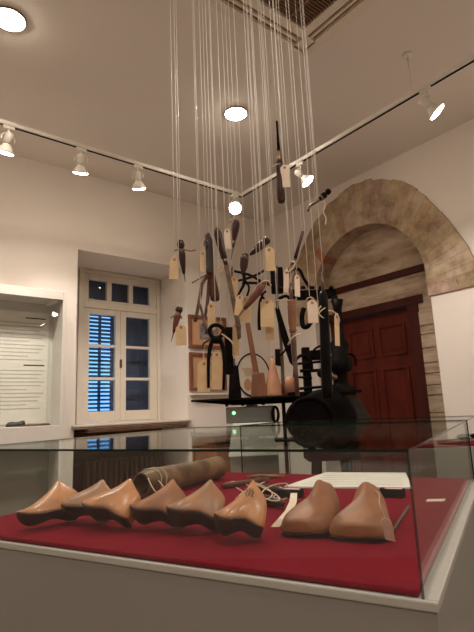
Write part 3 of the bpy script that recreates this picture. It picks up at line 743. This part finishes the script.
b.tube([hc + dd * .02 * math.cos(k) + ZZ * .05 * math.sin(k) for k in [2 * PI * i / 16 for i in range(16)]], .010, 8, loop=True); b.build('carry_handle', M['iron_gloss'], t)
b = MB(); b.obox(V((p.x, p.y, z1_)) - dd * .04 + dk * .05, dd * .08, dk * .05, ZZ * .028); b.build('neck', M['device'], t)
b = MB(); b.obox(V((p.x, p.y, 0)) - dd * hw * .9, dd * hw * 1.8, dk * .17, ZZ * 1.0); b.build('pedestal', M['metal_grey'], t, bevel=.004)

# ------------------------------------------------------------------ sewing machine
MC = far(328, 420, 3.42); MX = V((MC.x, MC.y, 0))
ms = thing('shoe_sewing_machine', MX, 'tall black iron shoe sewing machine with a round body in front of the door', 'sewing machine')
def mp(x, y, D=3.42): return far(x, y, D)
mdir = (mp(340, 420) - mp(300, 420)); mdir = V((mdir.x, mdir.y, 0)).normalized(); mbk = V((-mdir.y, mdir.x, 0)); 
if mbk.dot(Fh) < 0: mbk = -mbk
cD = mp(322, 424)
b = MB(); cc = mp(323, 421); rr = .215
b.lathe(cc - mbk * .14, cc + mbk * .14, [(0, .12), (.0, rr * .9), (.08, rr), (.92, rr), (1, rr * .9)], 40); b.obox(mp(300, 421), mdir * .29, mbk * .13, ZZ * .17); b.build('round_body', M['iron_gloss'], ms)
cw = mp(307, 421); b = MB()
b.tube([cw - mbk * .17 + (mdir * math.cos(2 * PI * k / 40) + ZZ * math.sin(2 * PI * k / 40)) * .155 for k in range(40)], .014, 8, loop=True)
b.cyl(cw - mbk * .155, cw - mbk * .145, .15, n=40)
b.cyl(cw - mbk * .19, cw - mbk * .12, .03); b.build('hand_wheel', M['iron'], ms)
pl0 = mp(287, 396); b = MB(); b.obox(pl0 - mbk * .12, mdir * ((mp(358, 396) - pl0).length), mbk * .30, ZZ * .022); b.build('bed_plate', M['iron_gloss'], ms, bevel=.004)
b = MB(); A = mp(337, 394); b.prism([A, mp(357, 395), mp(373, 421), mp(366, 424), mp(341, 424), mp(339, 410)], mbk * .06); b.build('leather_flap', M['leather_flap'], ms, bevel=.006)
b = MB(); b.lathe(mp(345, 396, 3.37), mp(352, 421, 3.37), [(0, .01), (.5, .018), (1, .014)], 12); b.build('brass_fitting', M['last_dark'], ms)
# columns, loop and clusters
b = MB(); b.obox(mp(305, 394), mdir * .055, mbk * .06, ZZ * .33); b.build('column', M['iron'], ms, bevel=.006)
b = MB(); b.lathe(mp(341, 394), mp(337, 300), [(0, .10), (.06, .10), (.10, .05), (.22, .05), (.25, .085), (.36, .085), (.40, .055), (.52, .07), (.58, .035), (.9, .03), (1, .045)], 20); b.build('stitching_head', M['iron_gloss'], ms)
b = MB(); b.tube([mp(294, 393), mp(294.5, 372), mp(295, 362), mp(300, 356), mp(306, 356), mp(311, 362), mp(312, 370)], .011, 8, sub=4); b.build('thread_guide', M['iron'], ms)
b = MB(); b.cyl(mp(296, 377), mp(312, 378), .008); b.cyl(mp(296, 389), mp(334, 386), .010); b.cyl(mp(297, 364), mp(337, 360), .009); b.cyl(mp(300, 371), mp(330, 370), .012); b.build('tension_rods', M['iron'], ms)
b = MB(); b.obox(mp(311, 360), mdir * .10, mbk * .05, ZZ * .07); b.lathe(mp(322, 373, 3.32), mp(322, 373, 3.42), [(0, .02), (.2, .035), (1, .035)], 18); b.build('tension_block', M['iron'], ms, bevel=.004)
b = MB(); b.lathe(mp(333, 378, 3.31), mp(335, 377, 3.34), [(0, .014), (.5, .020), (1, .02)], 16); b.build('thread_spool', M['steel'], ms)
for k, (xa, ya) in enumerate(((318, 350), (347, 358))):
    b = MB(); b.tube([mp(xa - 6, ya + 8), mp(xa - 4, ya), mp(xa + 3, ya - 4), mp(xa + 8, ya), mp(xa + 9, ya + 8)], .008, 8, sub=4); b.build('spring_hoop', M['iron'], ms)
# tall mast and arm
b = MB(); b.tube([mp(337, 330), mp(336, 304), mp(334, 296)], .022, 10, sub=3); b.build('mast', M['iron'], ms)
b = MB(); b.obox(mp(298, 299), mp(337, 297) - mp(298, 299), mbk * .06, ZZ * .065); 
for x in (303, 312, 321, 331): b.lathe(mp(x, 289), mp(x, 286), [(0, .02), (.6, .02), (1, .012)], 10)
b.build('upper_arm', M['iron'], ms, bevel=.006)
b = MB(); b.obox(mp(272, 292), mdir * .09, mbk * .08, ZZ * .19); b.build('gear_box', M['iron'], ms, bevel=.008)
b = MB(); b.tube([mp(298, 293), mp(288, 290), mp(278, 288)], .016, 8); b.tube([mp(285, 273), mp(298, 269), mp(304, 279), mp(310, 288)], .012, 8, sub=4); b.tube([mp(276, 300), mp(286, 296), mp(292, 300), mp(296, 292)], .012, 8, sub=4); b.build('linkage', M['iron'], ms)
b = MB(); b.tube([mp(234, 271), mp(243, 273), mp(252, 276), mp(262, 282), mp(274, 286)], .010, 8, sub=3); b.tube([mp(231, 282), mp(245, 279), mp(256, 275), mp(265, 270)], .010, 8, sub=3); b.tube([mp(242, 283), mp(256, 283), mp(272, 283)], .011, 8); b.build('drive_rods', M['iron'], ms)
b = MB(); b.tube([mp(310, 299), mp(313, 306), mp(312, 318), mp(308, 326), mp(303, 326), mp(302, 316), mp(304, 308)], .018, 10, sub=4); b.build('swan_neck', M['iron'], ms)
b = MB(); lg = mp(322, 424)
for s_ in (-1, 1):
    for q_ in (-1, 1):
        b.tube([V((MX.x, MX.y, 1.06)) + mdir * .09 * s_ + mbk * .08 * q_, V((MX.x, MX.y, .5)) + mdir * .13 * s_ + mbk * .12 * q_, V((MX.x, MX.y, .02)) + mdir * .14 * s_ + mbk * .13 * q_], .022, 8)
b.build('stand', M['iron'], ms)
b = MB(); b.obox(V((MX.x, MX.y, .95)) - mdir * .17 - mbk * .13, mdir * .34, mbk * .26, ZZ * .12); b.build('stand_top', M['iron'], ms, bevel=.006)

# ------------------------------------------------------------------ ceiling: cassette air conditioner, downlights, track and spots
ac = thing('ceiling_air_vent', (1.508, 1.266, H - .03), 'square ceiling air conditioner cassette with grille and four slots', 'air conditioner')
_c = on(303, 61, 2, H - .03); x1, y1 = _c.x, _c.y; x0, y0 = x1 - .95, y1 - .95
b = MB()
def framebox(b, xa, xb, ya, yb, wd, z0, z1):
    b.box((xa, ya, z0), (xa + wd, yb, z1)); b.box((xb - wd, ya, z0), (xb, yb, z1)); b.box((xa + wd, ya, z0), (xb - wd, ya + wd, z1)); b.box((xa + wd, yb - wd, z0), (xb - wd, yb, z1))
b = MB(); framebox(b, x0, x1, y0, y1, .06, H - .03, H - .001); framebox(b, x0 + .125, x1 - .125, y0 + .125, y1 - .125, .05, H - .032, H - .001)
for (xa, xb, ya, yb) in ((x0 + .05, x0 + .13, y0 + .05, y0 + .15), (x1 - .13, x1 - .05, y0 + .05, y0 + .15), (x0 + .05, x0 + .13, y1 - .15, y1 - .05), (x1 - .13, x1 - .05, y1 - .15, y1 - .05)): b.box((xa, ya, H - .03), (xb, yb, H - .002))
b.build('fascia', M['vent'], ac)
b = MB(); b.box((x0 + .05, y0 + .05, H - .008), (x1 - .05, y1 - .05, H - .001)); b.build('slot_recess', M['vent_brown'], ac)
for (xa, ya, xb, yb) in ((x0 + .15, y0 + .085, x1 - .15, y0 + .10), (x0 + .15, y1 - .10, x1 - .15, y1 - .085), (x0 + .085, y0 + .15, x0 + .10, y1 - .15), (x1 - .10, y0 + .15, x1 - .085, y1 - .15)):
    b = MB(); b.box((xa, ya, H - .026), (xb, yb, H - .010)); b.build('louvre', M['vent'], ac)
gx0, gx1, gy0, gy1 = x0 + .175, x1 - .175, y0 + .175, y1 - .175
b = MB(); b.box((gx0, gy0, H - .012), (gx1, gy1, H - .001)); b.build('grille_backing', M['vent_dark'], ac)
b = MB()
for i in range(1, 34):
    y = gy0 + (gy1 - gy0) * i / 34; b.box((gx0, y - .0018, H - .026), (gx1, y + .0018, H - .014))
for i in range(1, 5):
    x = gx0 + (gx1 - gx0) * i / 5; b.box((x - .004, gy0, H - .028), (x + .004, gy1, H - .014))
b.build('grille', M['vent_brown'], ac)

LIGHTS = []
def spot(loc, target, energy, angle, blend=.6, col=(1, .90, .80), size=.04, name='spot_light'):
    l = bpy.data.lights.new(name, 'SPOT'); l.energy = energy; l.spot_size = math.radians(angle); l.spot_blend = blend; l.color = col; l.shadow_soft_size = size
    o = bpy.data.objects.new(name, l); COL.objects.link(o); o.location = loc
    o.rotation_euler = (V(target) - V(loc)).to_track_quat('-Z', 'Y').to_euler(); return o
def downlight(x, y, label, e=60):
    t = thing('ceiling_downlight', (x, y, H - .02), label, 'ceiling light', 'round ceiling downlights')
    b = MB(); b.tube([(x + .082 * math.cos(2 * PI * k / 32), y + .082 * math.sin(2 * PI * k / 32), H - .006) for k in range(32)], .006, 8, loop=True); b.build('trim_ring', M['rim_dark'], t)
    b = MB(); b.lathe((x, y, H - .001), (x, y, H - .034), [(0, .074), (.4, .070), (.75, .050), (1, .012)], 32); b.build('diffuser', M['bulb_down'], t)
    spot((x, y, H - .05), (x, y, 0), e, 150, 1.0, size=.08, name='downlight_beam')
DE = 52
downlight(1.975, 2.40, 'round glowing downlight in the ceiling directly beyond the hanging strings', DE)
downlight(.475, 2.43, 'round glowing downlight in the ceiling at the upper left', DE)
for (x, y) in ((-1.1, 2.4), (.475, .3), (-1.1, .3), (1.98, -.6), (.475, -1.6), (-1.1, -1.6)):  # unseen lamps added to even out the warm ambient light
    downlight(x, y, 'added ceiling downlight out of view, filling the room with even warm light', DE)

RZ = 3.115; RXX, RYY = 2.48, 2.985
t = thing('light_track', (RXX, RYY, RZ), 'thin cream lighting track turning the corner below the ceiling', 'lighting track')
b = MB(); b.box((X0 + .1, RYY - .016, RZ - .012), (RXX + .016, RYY + .016, RZ + .014)); b.box((X0 + .1, RYY - .006, RZ - .016), (RXX, RYY + .006, RZ - .012), 1); b.build('rail', [M['metal_white'], M['iron']], t)
b = MB(); b.box((RXX - .016, Y0 + .1, RZ - .012), (RXX + .016, RYY - .016, RZ + .014)); b.box((RXX - .006, Y0 + .1, RZ - .016), (RXX + .006, RYY - .016, RZ - .012), 1); b.build('rail', [M['metal_white'], M['iron']], t)
for (x, y) in ((RXX, 1.34), (RXX, -.8), (RXX, -2.6), (-.35, RYY), (-2.4, RYY)):
    b = MB(); b.cyl((x, y, RZ + .01), (x, y, H - .01), .004, n=8); b.lathe((x, y, H - .022), (x, y, H - .001), [(0, .012), (.5, .028), (1, .03)], 16); b.build('suspension_rod', M['metal_white'], t)

def track_spot(x, y, target, label, energy, drop=.115, cone=75):
    t = thing('track_spotlight', (x, y, RZ - .02), label, 'spotlight', 'white spotlights on the lighting track')
    hd = V((x, y, RZ - drop)); dr = (V(target) - hd).normalized()
    al = V((1, 0, 0)) if abs(y - RYY) < .01 else V((0, 1, 0)); pr = V((al.y, al.x, 0))
    b = MB(); b.obox(V((x, y, RZ - .038)) - al * .035 - pr * .014, al * .07, pr * .028, ZZ * .026); b.build('adapter', M['metal_white'], t, bevel=.003)
    sd = dr.cross(ZZ).normalized()
    b = MB(); b.cyl((x, y, RZ - .036), hd + ZZ * .052, .008); b.tube([hd + sd * .040, hd + sd * .036 + ZZ * .035, hd + ZZ * .054, hd - sd * .036 + ZZ * .035, hd - sd * .040], .0045, 8, sub=4); b.build('yoke', M['metal_white'], t)
    b = MB(); b.lathe(hd - dr * .055, hd + dr * .015, [(0, .012), (.1, .024), (.9, .024), (1, .018)], 20); b.build('housing', M['metal_white'], t)
    m0 = hd + dr * .015; rim = hd + dr * .070
    b = MB(); b.lathe(m0, rim, [(0, .018), (.3, .030), (.7, .043), (1, .054)], 28); 
    ob = b.build('reflector', M['metal_white'], t)
    b = MB(); b.lathe(rim - dr * .001, rim + dr * .012, [(0, .050), (.6, .045), (1, .028)], 24); b.build('lamp_face', M['bulb'], t)
    spot(rim + dr * .03, V(target), energy, cone, .7)
S = 32
track_spot(.615, RYY, (.45, 3.8, 1.3), 'track spotlight at the left edge of the picture, aimed down', S)
track_spot(1.075, RYY, (1.35, 3.8, 1.3), 'track spotlight above the window, the middle one of the left rail', S)
track_spot(1.50, RYY, (2.1, 3.7, 1.4), 'track spotlight nearest the strings on the left rail', S)
track_spot(2.40, RYY, (1.1, 1.2, 1.25), 'dazzling track spotlight near the rail corner behind the strings', S)
track_spot(RXX, 2.28, (3.1, 1.6, 1.9), 'track spotlight right of the strings, behind the hanging chisel', S)
track_spot(RXX, 1.255, (3.3, .5, 1.8), 'track spotlight at the upper right below the ceiling rod', S * 1.2)
for (x, y, tg) in ((RXX, .3, (3.5, .9, 1.7)), (RXX, -.6, (1.0, .3, 1.0)), (-.3, RYY, (.9, 3.8, 1.5)), (-1.2, RYY, (-1.4, 3.85, 1.6)), (RXX, -1.5, (3.4, -1.4, 1.6))):  # extra spots out of view, added as warm fill
    track_spot(x, y, tg, 'added track spotlight out of view that helps fill the room with warm light', S)
# ------------------------------------------------------------------ hanging shoemaker's tools
GZ = 3.27
gc = far(250, 300, 1.62)
gr = thing('hanging_grid', (gc.x, gc.y, GZ), 'white wire grid below the ceiling that carries the strings', 'grid')
b = MB(); lat = R0; fw = Fh
c0 = V((gc.x, gc.y, GZ))
for i in range(9): b.cyl(c0 - lat * .42 + fw * (-.24 + .06 * i), c0 + lat * .42 + fw * (-.24 + .06 * i), .003, n=6)
for i in range(15): b.cyl(c0 + lat * (-.42 + .06 * i) - fw * .24, c0 + lat * (-.42 + .06 * i) + fw * .24, .003, n=6)
for s_ in (-1, 1):
    for q_ in (-1, 1): b.cyl(c0 + lat * .40 * s_ + fw * .22 * q_, c0 + lat * .40 * s_ + fw * .22 * q_ + ZZ * (H - GZ - .001), .003, n=6)
b.build('grid_wires', M['metal_white'], gr)

class Tool:
    def __init__(s, name, label, cat, D, x, y, group=None):
        s.D = D; s.k = D / 482 * .99
        s.t = thing(name, far(x, y, D), label, cat, group)
    def p(s, x, y, dd=0.): return far(x, y, s.D + dd)
    def turn(s, name, m, a, c, prof, n=14, dd=0.):
        """turned part between two pixels, radii in pixels"""
        b = MB(); b.lathe(s.p(*a, dd), s.p(*c, dd), [(t, r * s.k) for t, r in prof], n); return b.build(name, m, s.t)
    def rod(s, name, m, pts, r, sub=3, loop=False, dd=0.):
        rr = (lambda t: r(t) * s.k) if callable(r) else r * s.k
        b = MB(); b.tube([s.p(*q[:2], (q[2] if len(q) > 2 else 0) + dd) for q in pts], rr, 8, sub=sub if len(pts) > 2 else 0, loop=loop); return b.build(name, m, s.t)
    def plate(s, name, m, pts, th=2., dd=0.):
        b = MB(); b.prism([s.p(*q, dd) for q in pts], Fh * th * s.k); return b.build(name, m, s.t, bevel=.0006)
    def string(s, x, y, dd=0.):
        a = s.p(x, y, dd); b = MB(); b.cyl(a, V((a.x, a.y, GZ)), .0014, n=6); return b.build('string', M['nylon'], s.t)
    def tag(s, x, y, w, h, lean=0., m='tag', dd=-.012, knot=None, face=0.):
        """manila tag hanging from pixel (x, y), w by h pixels"""
        top = s.p(x, y, dd); dn = (s.p(x + lean * 20, y + 20, dd) - top).normalized(); ac = (R0 * math.cos(face) + Fh * math.sin(face)); ac = (ac - dn * ac.dot(dn)).normalized()
        b = MB(); n = flat_tag(b, top, dn, ac, w * s.k, h * s.k); o = b.build('tag', M[m], s.t)
        b = MB(); c = top + dn * h * s.k * .12; b.lathe(c - n * .0014, c + n * .0014, [(0, 1.5 * s.k), (1, 1.5 * s.k)], 12); b.build('eyelet', M['eyelet'], o)
        if knot:
            kx, ky = knot; e = s.p(kx, ky); b = MB(); b.tube([c - Fh * .002, c.lerp(e, .5) + R0 * .003 + ZZ * .002, e], .0009, 6, sub=4); b.build('tag_cord', M['string'], s.t)
        return o
AWL = [(0, .4), (.06, 3.37), (.2, 4.2), (.45, 4.0), (.75, 3.0), (.92, 2.2), (1, 1.8)]

# 1 awl with a round knob
g = 'hanging awls'
T = Tool('awl', 'dark awl with a round knob head and leather tie, farthest left and highest', 'awl', 1.62, 181, 244)
T.turn('knob', M['handle'], (180.5, 240), (181, 249), [(0, 1), (.12, 3.4), (.5, 4.2), (.85, 3.37), (1, 2)])
T.turn('handle', M['handle'], (181, 248), (184, 274), [(0, 2.2), (.1, 3.6), (.3, 3.9), (.7, 2.6), (1, 1.3)])
T.turn('needle', M['steel'], (184, 273), (185.5, 283), [(0, .8), (.7, .5), (1, .1)])
T.rod('leather_tie', M['roll'], [(174.5, 251), (178, 249.5, -.008), (184, 249.5, -.008), (190, 251), (196, 250)], .7)
T.tag(174.5, 257, 9.5, 24, -.04, knot=(177, 249)); T.string(174.5, 251); T.string(180.5, 241)
# 2 awl lower left
T = Tool('awl', 'small dark awl pointing down with a manila tag, against the white window reveal', 'awl', 1.60, 179, 308)
T.turn('knob', M['handle'], (179.5, 306.5), (178.5, 313), [(0, 2), (.2, 3.6), (.7, 3.8), (1, 2.6)])
T.turn('handle', M['handle_red'], (178.5, 311), (173.5, 333), [(0, 2.8), (.25, 3.6), (.6, 2.7), (1, 1.1)])
T.turn('needle', M['steel'], (173.8, 332), (171, 342), [(0, .7), (.7, .5), (1, .1)])
T.rod('leather_tie', M['roll'], [(171, 318), (174, 315.5, -.008), (180, 315, -.008), (182, 319)], .7)
T.tag(181, 325, 11, 21, 0.0, knot=(181, 316)); T.string(179.5, 308)
# 3 black sheathed knife + brown handle
T = Tool('sheathed_knife', 'black sheathed knife with a buckle hanging above a brown wooden grip', 'knife', 1.60, 208, 233)
T.plate('sheath', M['leather_flap'], [(205, 234), (209, 232.5), (212.5, 240), (214, 264), (213, 273), (206.5, 272), (205.5, 250)], 5)
T.rod('buckle', M['steel'], [(204, 243), (206.5, 240, -.01), (208, 244, -.01), (205, 246)], .6, loop=True)
T.tag(202.5, 251, 6, 23, 0, face=.7, knot=(205, 246)); T.string(200.5, 251); T.string(206, 235)
T = Tool('pincers', 'brown wooden grip with pincer arms below it, just under the black sheath', 'pincers', 1.64, 209, 268)
T.turn('handle', M['handle_red'], (209, 266), (216, 301), [(0, 2.6), (.1, 4.2), (.45, 4.6), (.8, 5), (.95, 5.2), (1, 3)])
T.rod('arm', M['steel'], [(207, 276), (202, 284), (200, 297), (195, 322)], lambda t: 2.2 - .5 * t)
T.rod('arm', M['steel'], [(209, 282), (208, 296), (206, 312), (203, 326)], lambda t: 2.0 - .6 * t)
T.rod('leather_tie', M['roll'], [(192, 283), (197, 280, -.01), (204, 276, -.01), (208, 274)], .7)
T.string(210.5, 268); T.tag(211, 303, 7.5, 28, .02, knot=(214, 298))
# 4 rasp
T = Tool('rasp', 'long rasp with a dark brown bulbous handle, leaning, second tool right of the knob-headed awl', 'rasp', 1.58, 217, 229)
T.turn('handle', M['handle'], (216, 227.5), (224.5, 259), [(0, .8), (.05, 3), (.2, 4.3), (.5, 4.2), (.8, 3.37), (.95, 3.4), (1, 2.4)])
T.turn('ferrule', M['steel'], (224, 258), (226, 264), [(0, 2.3), (1, 2.4)])
T.plate('blade', M['steel'], [(223.5, 263), (228, 263), (241, 326), (241, 338), (237.5, 340), (236, 326)], 2)
T.rod('cord_loop', M['string'], [(226, 262), (221, 266), (217.5, 270), (218, 274), (221.5, 271), (224, 265)], .7)
T.string(216.5, 229)
# 5 awl in front of the lamp
T = Tool('awl', 'dark awl hanging in front of the dazzling spotlight', 'awl', 1.66, 236, 221)
T.turn('handle', M['handle'], (236.5, 220), (234, 241), AWL)
T.turn('ferrule', M['steel'], (234.2, 240), (233.2, 247), [(0, 2), (1, 1.2)])
T.turn('needle', M['steel'], (233.3, 246), (231, 260), [(0, .9), (.7, .6), (1, .2)])
T.rod('cord_loop', M['string'], [(229, 222), (232, 219, -.01), (237, 218), (241, 219), (242, 223)], .7)
T.tag(227, 229, 7, 22, .06, 'tag_pale', knot=(230, 222), face=.3); T.string(234, 220); T.string(238, 220); T.string(225, 230)
# 6 oval tool
T = Tool('stitch_fork', 'black egg-shaped handle with a forked iron shank, left of the slanting awl', 'tool', 1.60, 244, 254)
T.turn('handle', M['handle'], (245, 253.5), (243, 274), [(0, 1.6), (.05, 4), (.3, 4.6), (.65, 4.2), (.9, 2.4), (1, 1.8)])
T.rod('shank', M['iron'], [(243.5, 273), (244.5, 282), (241, 290), (237, 297)], lambda t: 2. - .9 * t)
T.rod('shank', M['iron'], [(244, 279), (249, 287), (247, 296)], 1.1)
T.string(245, 254)
# 7 slanting awl
T = Tool('awl', 'slanting dark awl with a flat cap and a hanging orange-yellow tag', 'awl', 1.62, 266, 240)
T.turn('cap', M['handle'], (268.5, 239), (264, 242.5), [(0, 3), (.15, 4), (.8, 4.1), (1, 3)])
T.turn('handle', M['handle'], (265, 242), (250, 255), [(0, 3.3), (.2, 4.2), (.5, 4), (.85, 2.2), (1, 1)])
T.tag(269, 247, 11, 26, .02, knot=(266, 243)); T.string(258.5, 247); T.string(272, 250)
# 8 chisel upright
T = Tool('chisel', 'tall chisel with black handle and thin shank pointing up, highest of all tools', 'chisel', 1.58, 279, 152)
T.turn('shank', M['iron'], (276.8, 121), (278.8, 152), [(0, .9), (.03, 1.3), (.4, 1.2), (1, 1.9)])
T.turn('ferrule', M['steel'], (278.8, 151), (279.6, 163), [(0, 2.1), (.3, 2.8), (.7, 2.8), (1, 3.6)])
T.turn('handle', M['handle'], (279.5, 162), (281.5, 202.5), [(0, 3.4), (.1, 3.8), (.6, 4.3), (.93, 4.6), (1, 3.37)])
T.rod('cord_loop', M['string'], [(271, 168), (276, 165, -.008), (281, 163, -.008), (284, 166)], .6)
T.tag(284.5, 165, 9.5, 26, .06, 'tag_pale', knot=(282, 163)); T.string(273, 168); T.string(279, 155); T.string(287, 168)
# 9 hooked burnisher at right
T = Tool('burnisher', 'small hooked tool with ringed black head, alone high in front of the stone arch', 'tool', 1.62, 325, 194)
T.turn('head', M['iron'], (330, 190), (319, 200), [(0, 1.5), (.06, 3), (.25, 3.37), (.3, 2), (.4, 2), (.45, 3.4), (.7, 3.37), (.75, 2), (1, 1.8)])
T.turn('collar', M['steel'], (322.5, 197), (320.5, 198.8), [(0, 3), (1, 3)])
T.rod('hook', M['steel'], [(319.5, 199.5), (314, 203), (310, 206), (308, 211)], lambda t: 1.9 - .5 * t)
T.rod('twisted_cord', M['string'], [(322, 199), (325, 205), (323, 212), (326, 218), (325, 225)], .7); T.string(318.5, 200); T.string(315.5, 203)
# 10 stick with iron point
T = Tool('bone_folder', 'long brown stick slanting up to the right with two pale tags', 'tool', 1.60, 302, 232)
T.turn('stick', M['handle'], (303, 231), (295, 259), [(0, 1.0), (.05, 1.8), (.5, 1.7), (1, 2)])
T.turn('wrapped_grip', M['steel'], (295.5, 257), (287.5, 278), [(0, 1.6), (.3, 2.6), (.7, 3), (1, 1.6)])
T.rod('twine_wrap', M['string'], [(287, 268), (291, 262, -.012), (295, 263, -.012), (292, 269, -.012), (288, 272, -.012)], .8, loop=True)
T.tag(286.5, 270, 6, 24, -.02, 'tag_pale', face=.4, knot=(290, 266)); T.tag(297, 275, 6.5, 23, .02, 'tag_pale', face=.5, knot=(293, 267))
T.string(302, 233); T.string(290.5, 266); T.string(296.5, 270)
# 11 turned wooden handle with long shank
T = Tool('screwdriver', 'turned light-brown wooden handle above a long dark straight shank', 'screwdriver', 1.58, 291, 285)
T.turn('blade', M['steel'], (290.5, 283), (291.5, 302), [(0, .8), (.4, 1.8), (1, 2.2)])
T.turn('handle', M['handle_tan'], (291.5, 300), (293, 333), [(0, 3.4), (.05, 5), (.12, 4), (.2, 4.6), (.7, 4.4), (.85, 3.37), (.92, 4), (1, 3)])
T.turn('shank', M['steel'], (293, 332), (297.5, 396), [(0, 2.4), (.05, 3), (.5, 2.4), (1, 2.2)])
T.rod('cord_loop', M['string'], [(288, 345), (292, 338, -.01), (297, 335, -.01), (301, 334)], .8); T.string(291, 284)
# 12 iron bar pair
T = Tool('iron_bar', 'long thin dark iron bar hanging vertically left of the turned wooden handle', 'iron bar', 1.66, 277, 268)
T.rod('bar', M['steel'], [(276.5, 266), (277, 300), (281, 340), (283.5, 394)], lambda t: 1.1 + .9 * t)
T.rod('twine_wrap', M['string'], [(275, 302), (279, 300, -.01), (281, 305, -.01), (278, 310, -.01), (275, 307)], .7, loop=True); T.string(276.5, 268)
T = Tool('file', 'dark flat file slanting between two iron bars, with a block at its lower end', 'file', 1.62, 277, 310)
T.plate('blade', M['iron'], [(275, 308), (279, 307), (291, 345), (293, 366), (289.5, 362), (281, 336)], 2)
T.plate('end_block', M['iron'], [(275, 349), (280, 349), (281, 366), (275.5, 365)], 4); T.rod('link', M['iron'], [(279, 356), (284, 352), (287, 346)], 1.0); T.string(277.5, 309)
# 13 slanting reddish wooden handle
T = Tool('curved_knife', 'reddish wooden handle slanting down to the left with a pale blade', 'knife', 1.56, 261, 286)
T.turn('handle', M['handle_red'], (264, 283), (244.5, 309), [(0, 1.5), (.06, 3.6), (.3, 4.8), (.6, 4), (.9, 2.4), (1, 2)])
T.rod('point', M['roll'], [(245.5, 307), (241, 313), (238, 318)], lambda t: 1.5 - .9 * t)
T.rod('cord_loop', M['string'], [(256, 288), (262, 282, -.012), (268, 281, -.01), (271, 286)], .8)
T.string(258, 286); T.string(265, 283)
T.tag(240, 295, 8, 22, -.1, knot=(246, 303), dd=.02)
# 14 big tag with cord
T = Tool('cobblers_nippers', 'thin black iron nippers with a large manila tag and a smaller one behind', 'nippers', 1.60, 262, 293)
T.rod('jaw', M['iron'], [(259, 291), (262, 296), (260, 302), (259, 318), (259.5, 330)], lambda t: 1.2 + .6 * t)
T.rod('jaw', M['iron'], [(266, 291), (262, 296), (267, 302), (269, 310)], 1.2)
T.tag(267, 299, 14, 29, .02, knot=(264, 292)); T.tag(270, 324, 9, 17, .02, dd=.012)
T.string(262, 293); T.string(267, 292)
# 15 tags around the centre-left
T = Tool('measuring_stick', 'slim brown ruler-like stick with manila tags hanging behind the rasp blade', 'stick', 1.68, 233, 268)
T.plate('stick', M['handle_red'], [(231, 266), (233, 266), (233, 300), (231, 300)], 2)
T.tag(234, 276, 8, 30, .03, knot=(232, 270), face=.2); T.tag(244, 297, 14, 26, .02, knot=(233, 296), dd=.01); T.string(232, 268)
# 16 pincers at centre left
T = Tool('pincers', 'black iron pincers with round jaws and spread arms, hanging left of the shelf', 'pincers', 1.56, 216, 326)
T.rod('jaws', M['iron'], [(209.5, 330), (213, 325.5), (219, 325.5), (223.5, 330), (221, 336), (216.5, 338), (211.5, 336)], 2.1, loop=True)
T.turn('pivot', M['iron'], (214, 340), (219, 340), [(0, 3.8), (1, 3.8)])
T.rod('arm', M['iron'], [(214.5, 337), (210.5, 346), (208.5, 360), (208.5, 388)], lambda t: 2.6 - 1.2 * t)
T.rod('arm', M['iron'], [(218.5, 337), (222.5, 346), (224.5, 362), (223.5, 390)], lambda t: 2.6 - 1.2 * t)
T.rod('twine_wrap', M['string'], [(222, 334, -.012), (226, 337), (231, 341), (233, 345)], .8)
T.tag(217, 350, 10.5, 40, -.01, dd=.008); T.string(216, 326); T.string(221, 327)
T = Tool('iron_spike', 'pair of slim iron spikes above a long manila tag, directly left of the round pincers', 'iron spike', 1.62, 202, 322)
T.rod('spike', M['steel'], [(200, 304), (203.5, 318), (207, 334)], lambda t: 1.2 + .6 * t)
T.rod('clasp', M['steel'], [(206, 331), (210, 329), (213, 334), (209, 340), (204, 343), (203, 349)], 1.3)
T.rod('tag_cord', M['string'], [(205, 340), (203.5, 352), (204, 362)], .6)
T.tag(204, 360, 13, 32, .0, dd=-.012); T.string(200.5, 305)
# 17 file behind at centre
T = Tool('sharpening_stone', 'black rectangular sharpening stone hanging vertically above the tapered block', 'stone', 1.70, 229, 325)
T.plate('stone', M['iron'], [(225, 327), (233.5, 327), (233.5, 375), (225, 374)], 6); T.string(229, 327)
T.tag(236, 322, 7, 34, 0, dd=-.05, face=.3)
# 18 hook
T = Tool('iron_clamp', 'black iron clamp bar with a pale tag hanging right of the turned handle', 'clamp', 1.60, 309, 295)
T.rod('bar', M['iron'], [(306, 292), (309, 297), (311, 302)], 1.1)
T.rod('cord_loop', M['string'], [(306, 300), (310, 297, -.01), (314, 300), (312, 304)], .7)
T.tag(312, 300, 10.5, 24, .06, 'tag_pale', knot=(310, 297)); T.string(309.5, 296)
# 19 thick black post
T = Tool('iron_stake', 'thick black iron stake wound with twine, hanging in front of the sewing machine', 'iron stake', 1.72, 323, 290)
T.turn('spike', M['steel'], (322, 271), (323, 293), [(0, .7), (.5, 1.4), (1, 2.2)])
T.turn('shaft', M['iron_gloss'], (323, 291), (327.5, 399), [(0, 2.4), (.05, 4.6), (.15, 4.8), (.9, 5.6), (1, 4.8)], 18)
T.rod('twine_wrap', M['string'], [(316, 317), (320, 312, -.015), (325, 308, -.015), (328, 311), (324, 318, -.015), (318, 312, -.015), (321, 306, -.012)], .7)
T.rod('cord_loop', M['string'], [(324, 311, -.01), (332, 311), (338, 316), (339, 322), (336, 325)], .8)
T.tag(336.5, 313, 6, 34, .03, dd=0, face=.5); T.string(318.5, 312); T.string(323, 272)

# ------------------------------------------------------------------ world and colour management
wd = bpy.data.worlds.new('world'); scene.world = wd; wd.use_nodes = True
bg = wd.node_tree.nodes['Background']; bg.inputs[0].default_value = (.20, .45, .82, 1); bg.inputs[1].default_value = 1.6
vs = scene.view_settings
vs.view_transform = 'Standard'; vs.look = 'None'; vs.gamma = 1; vs.use_curve_mapping = False
vs.exposure = 0.22
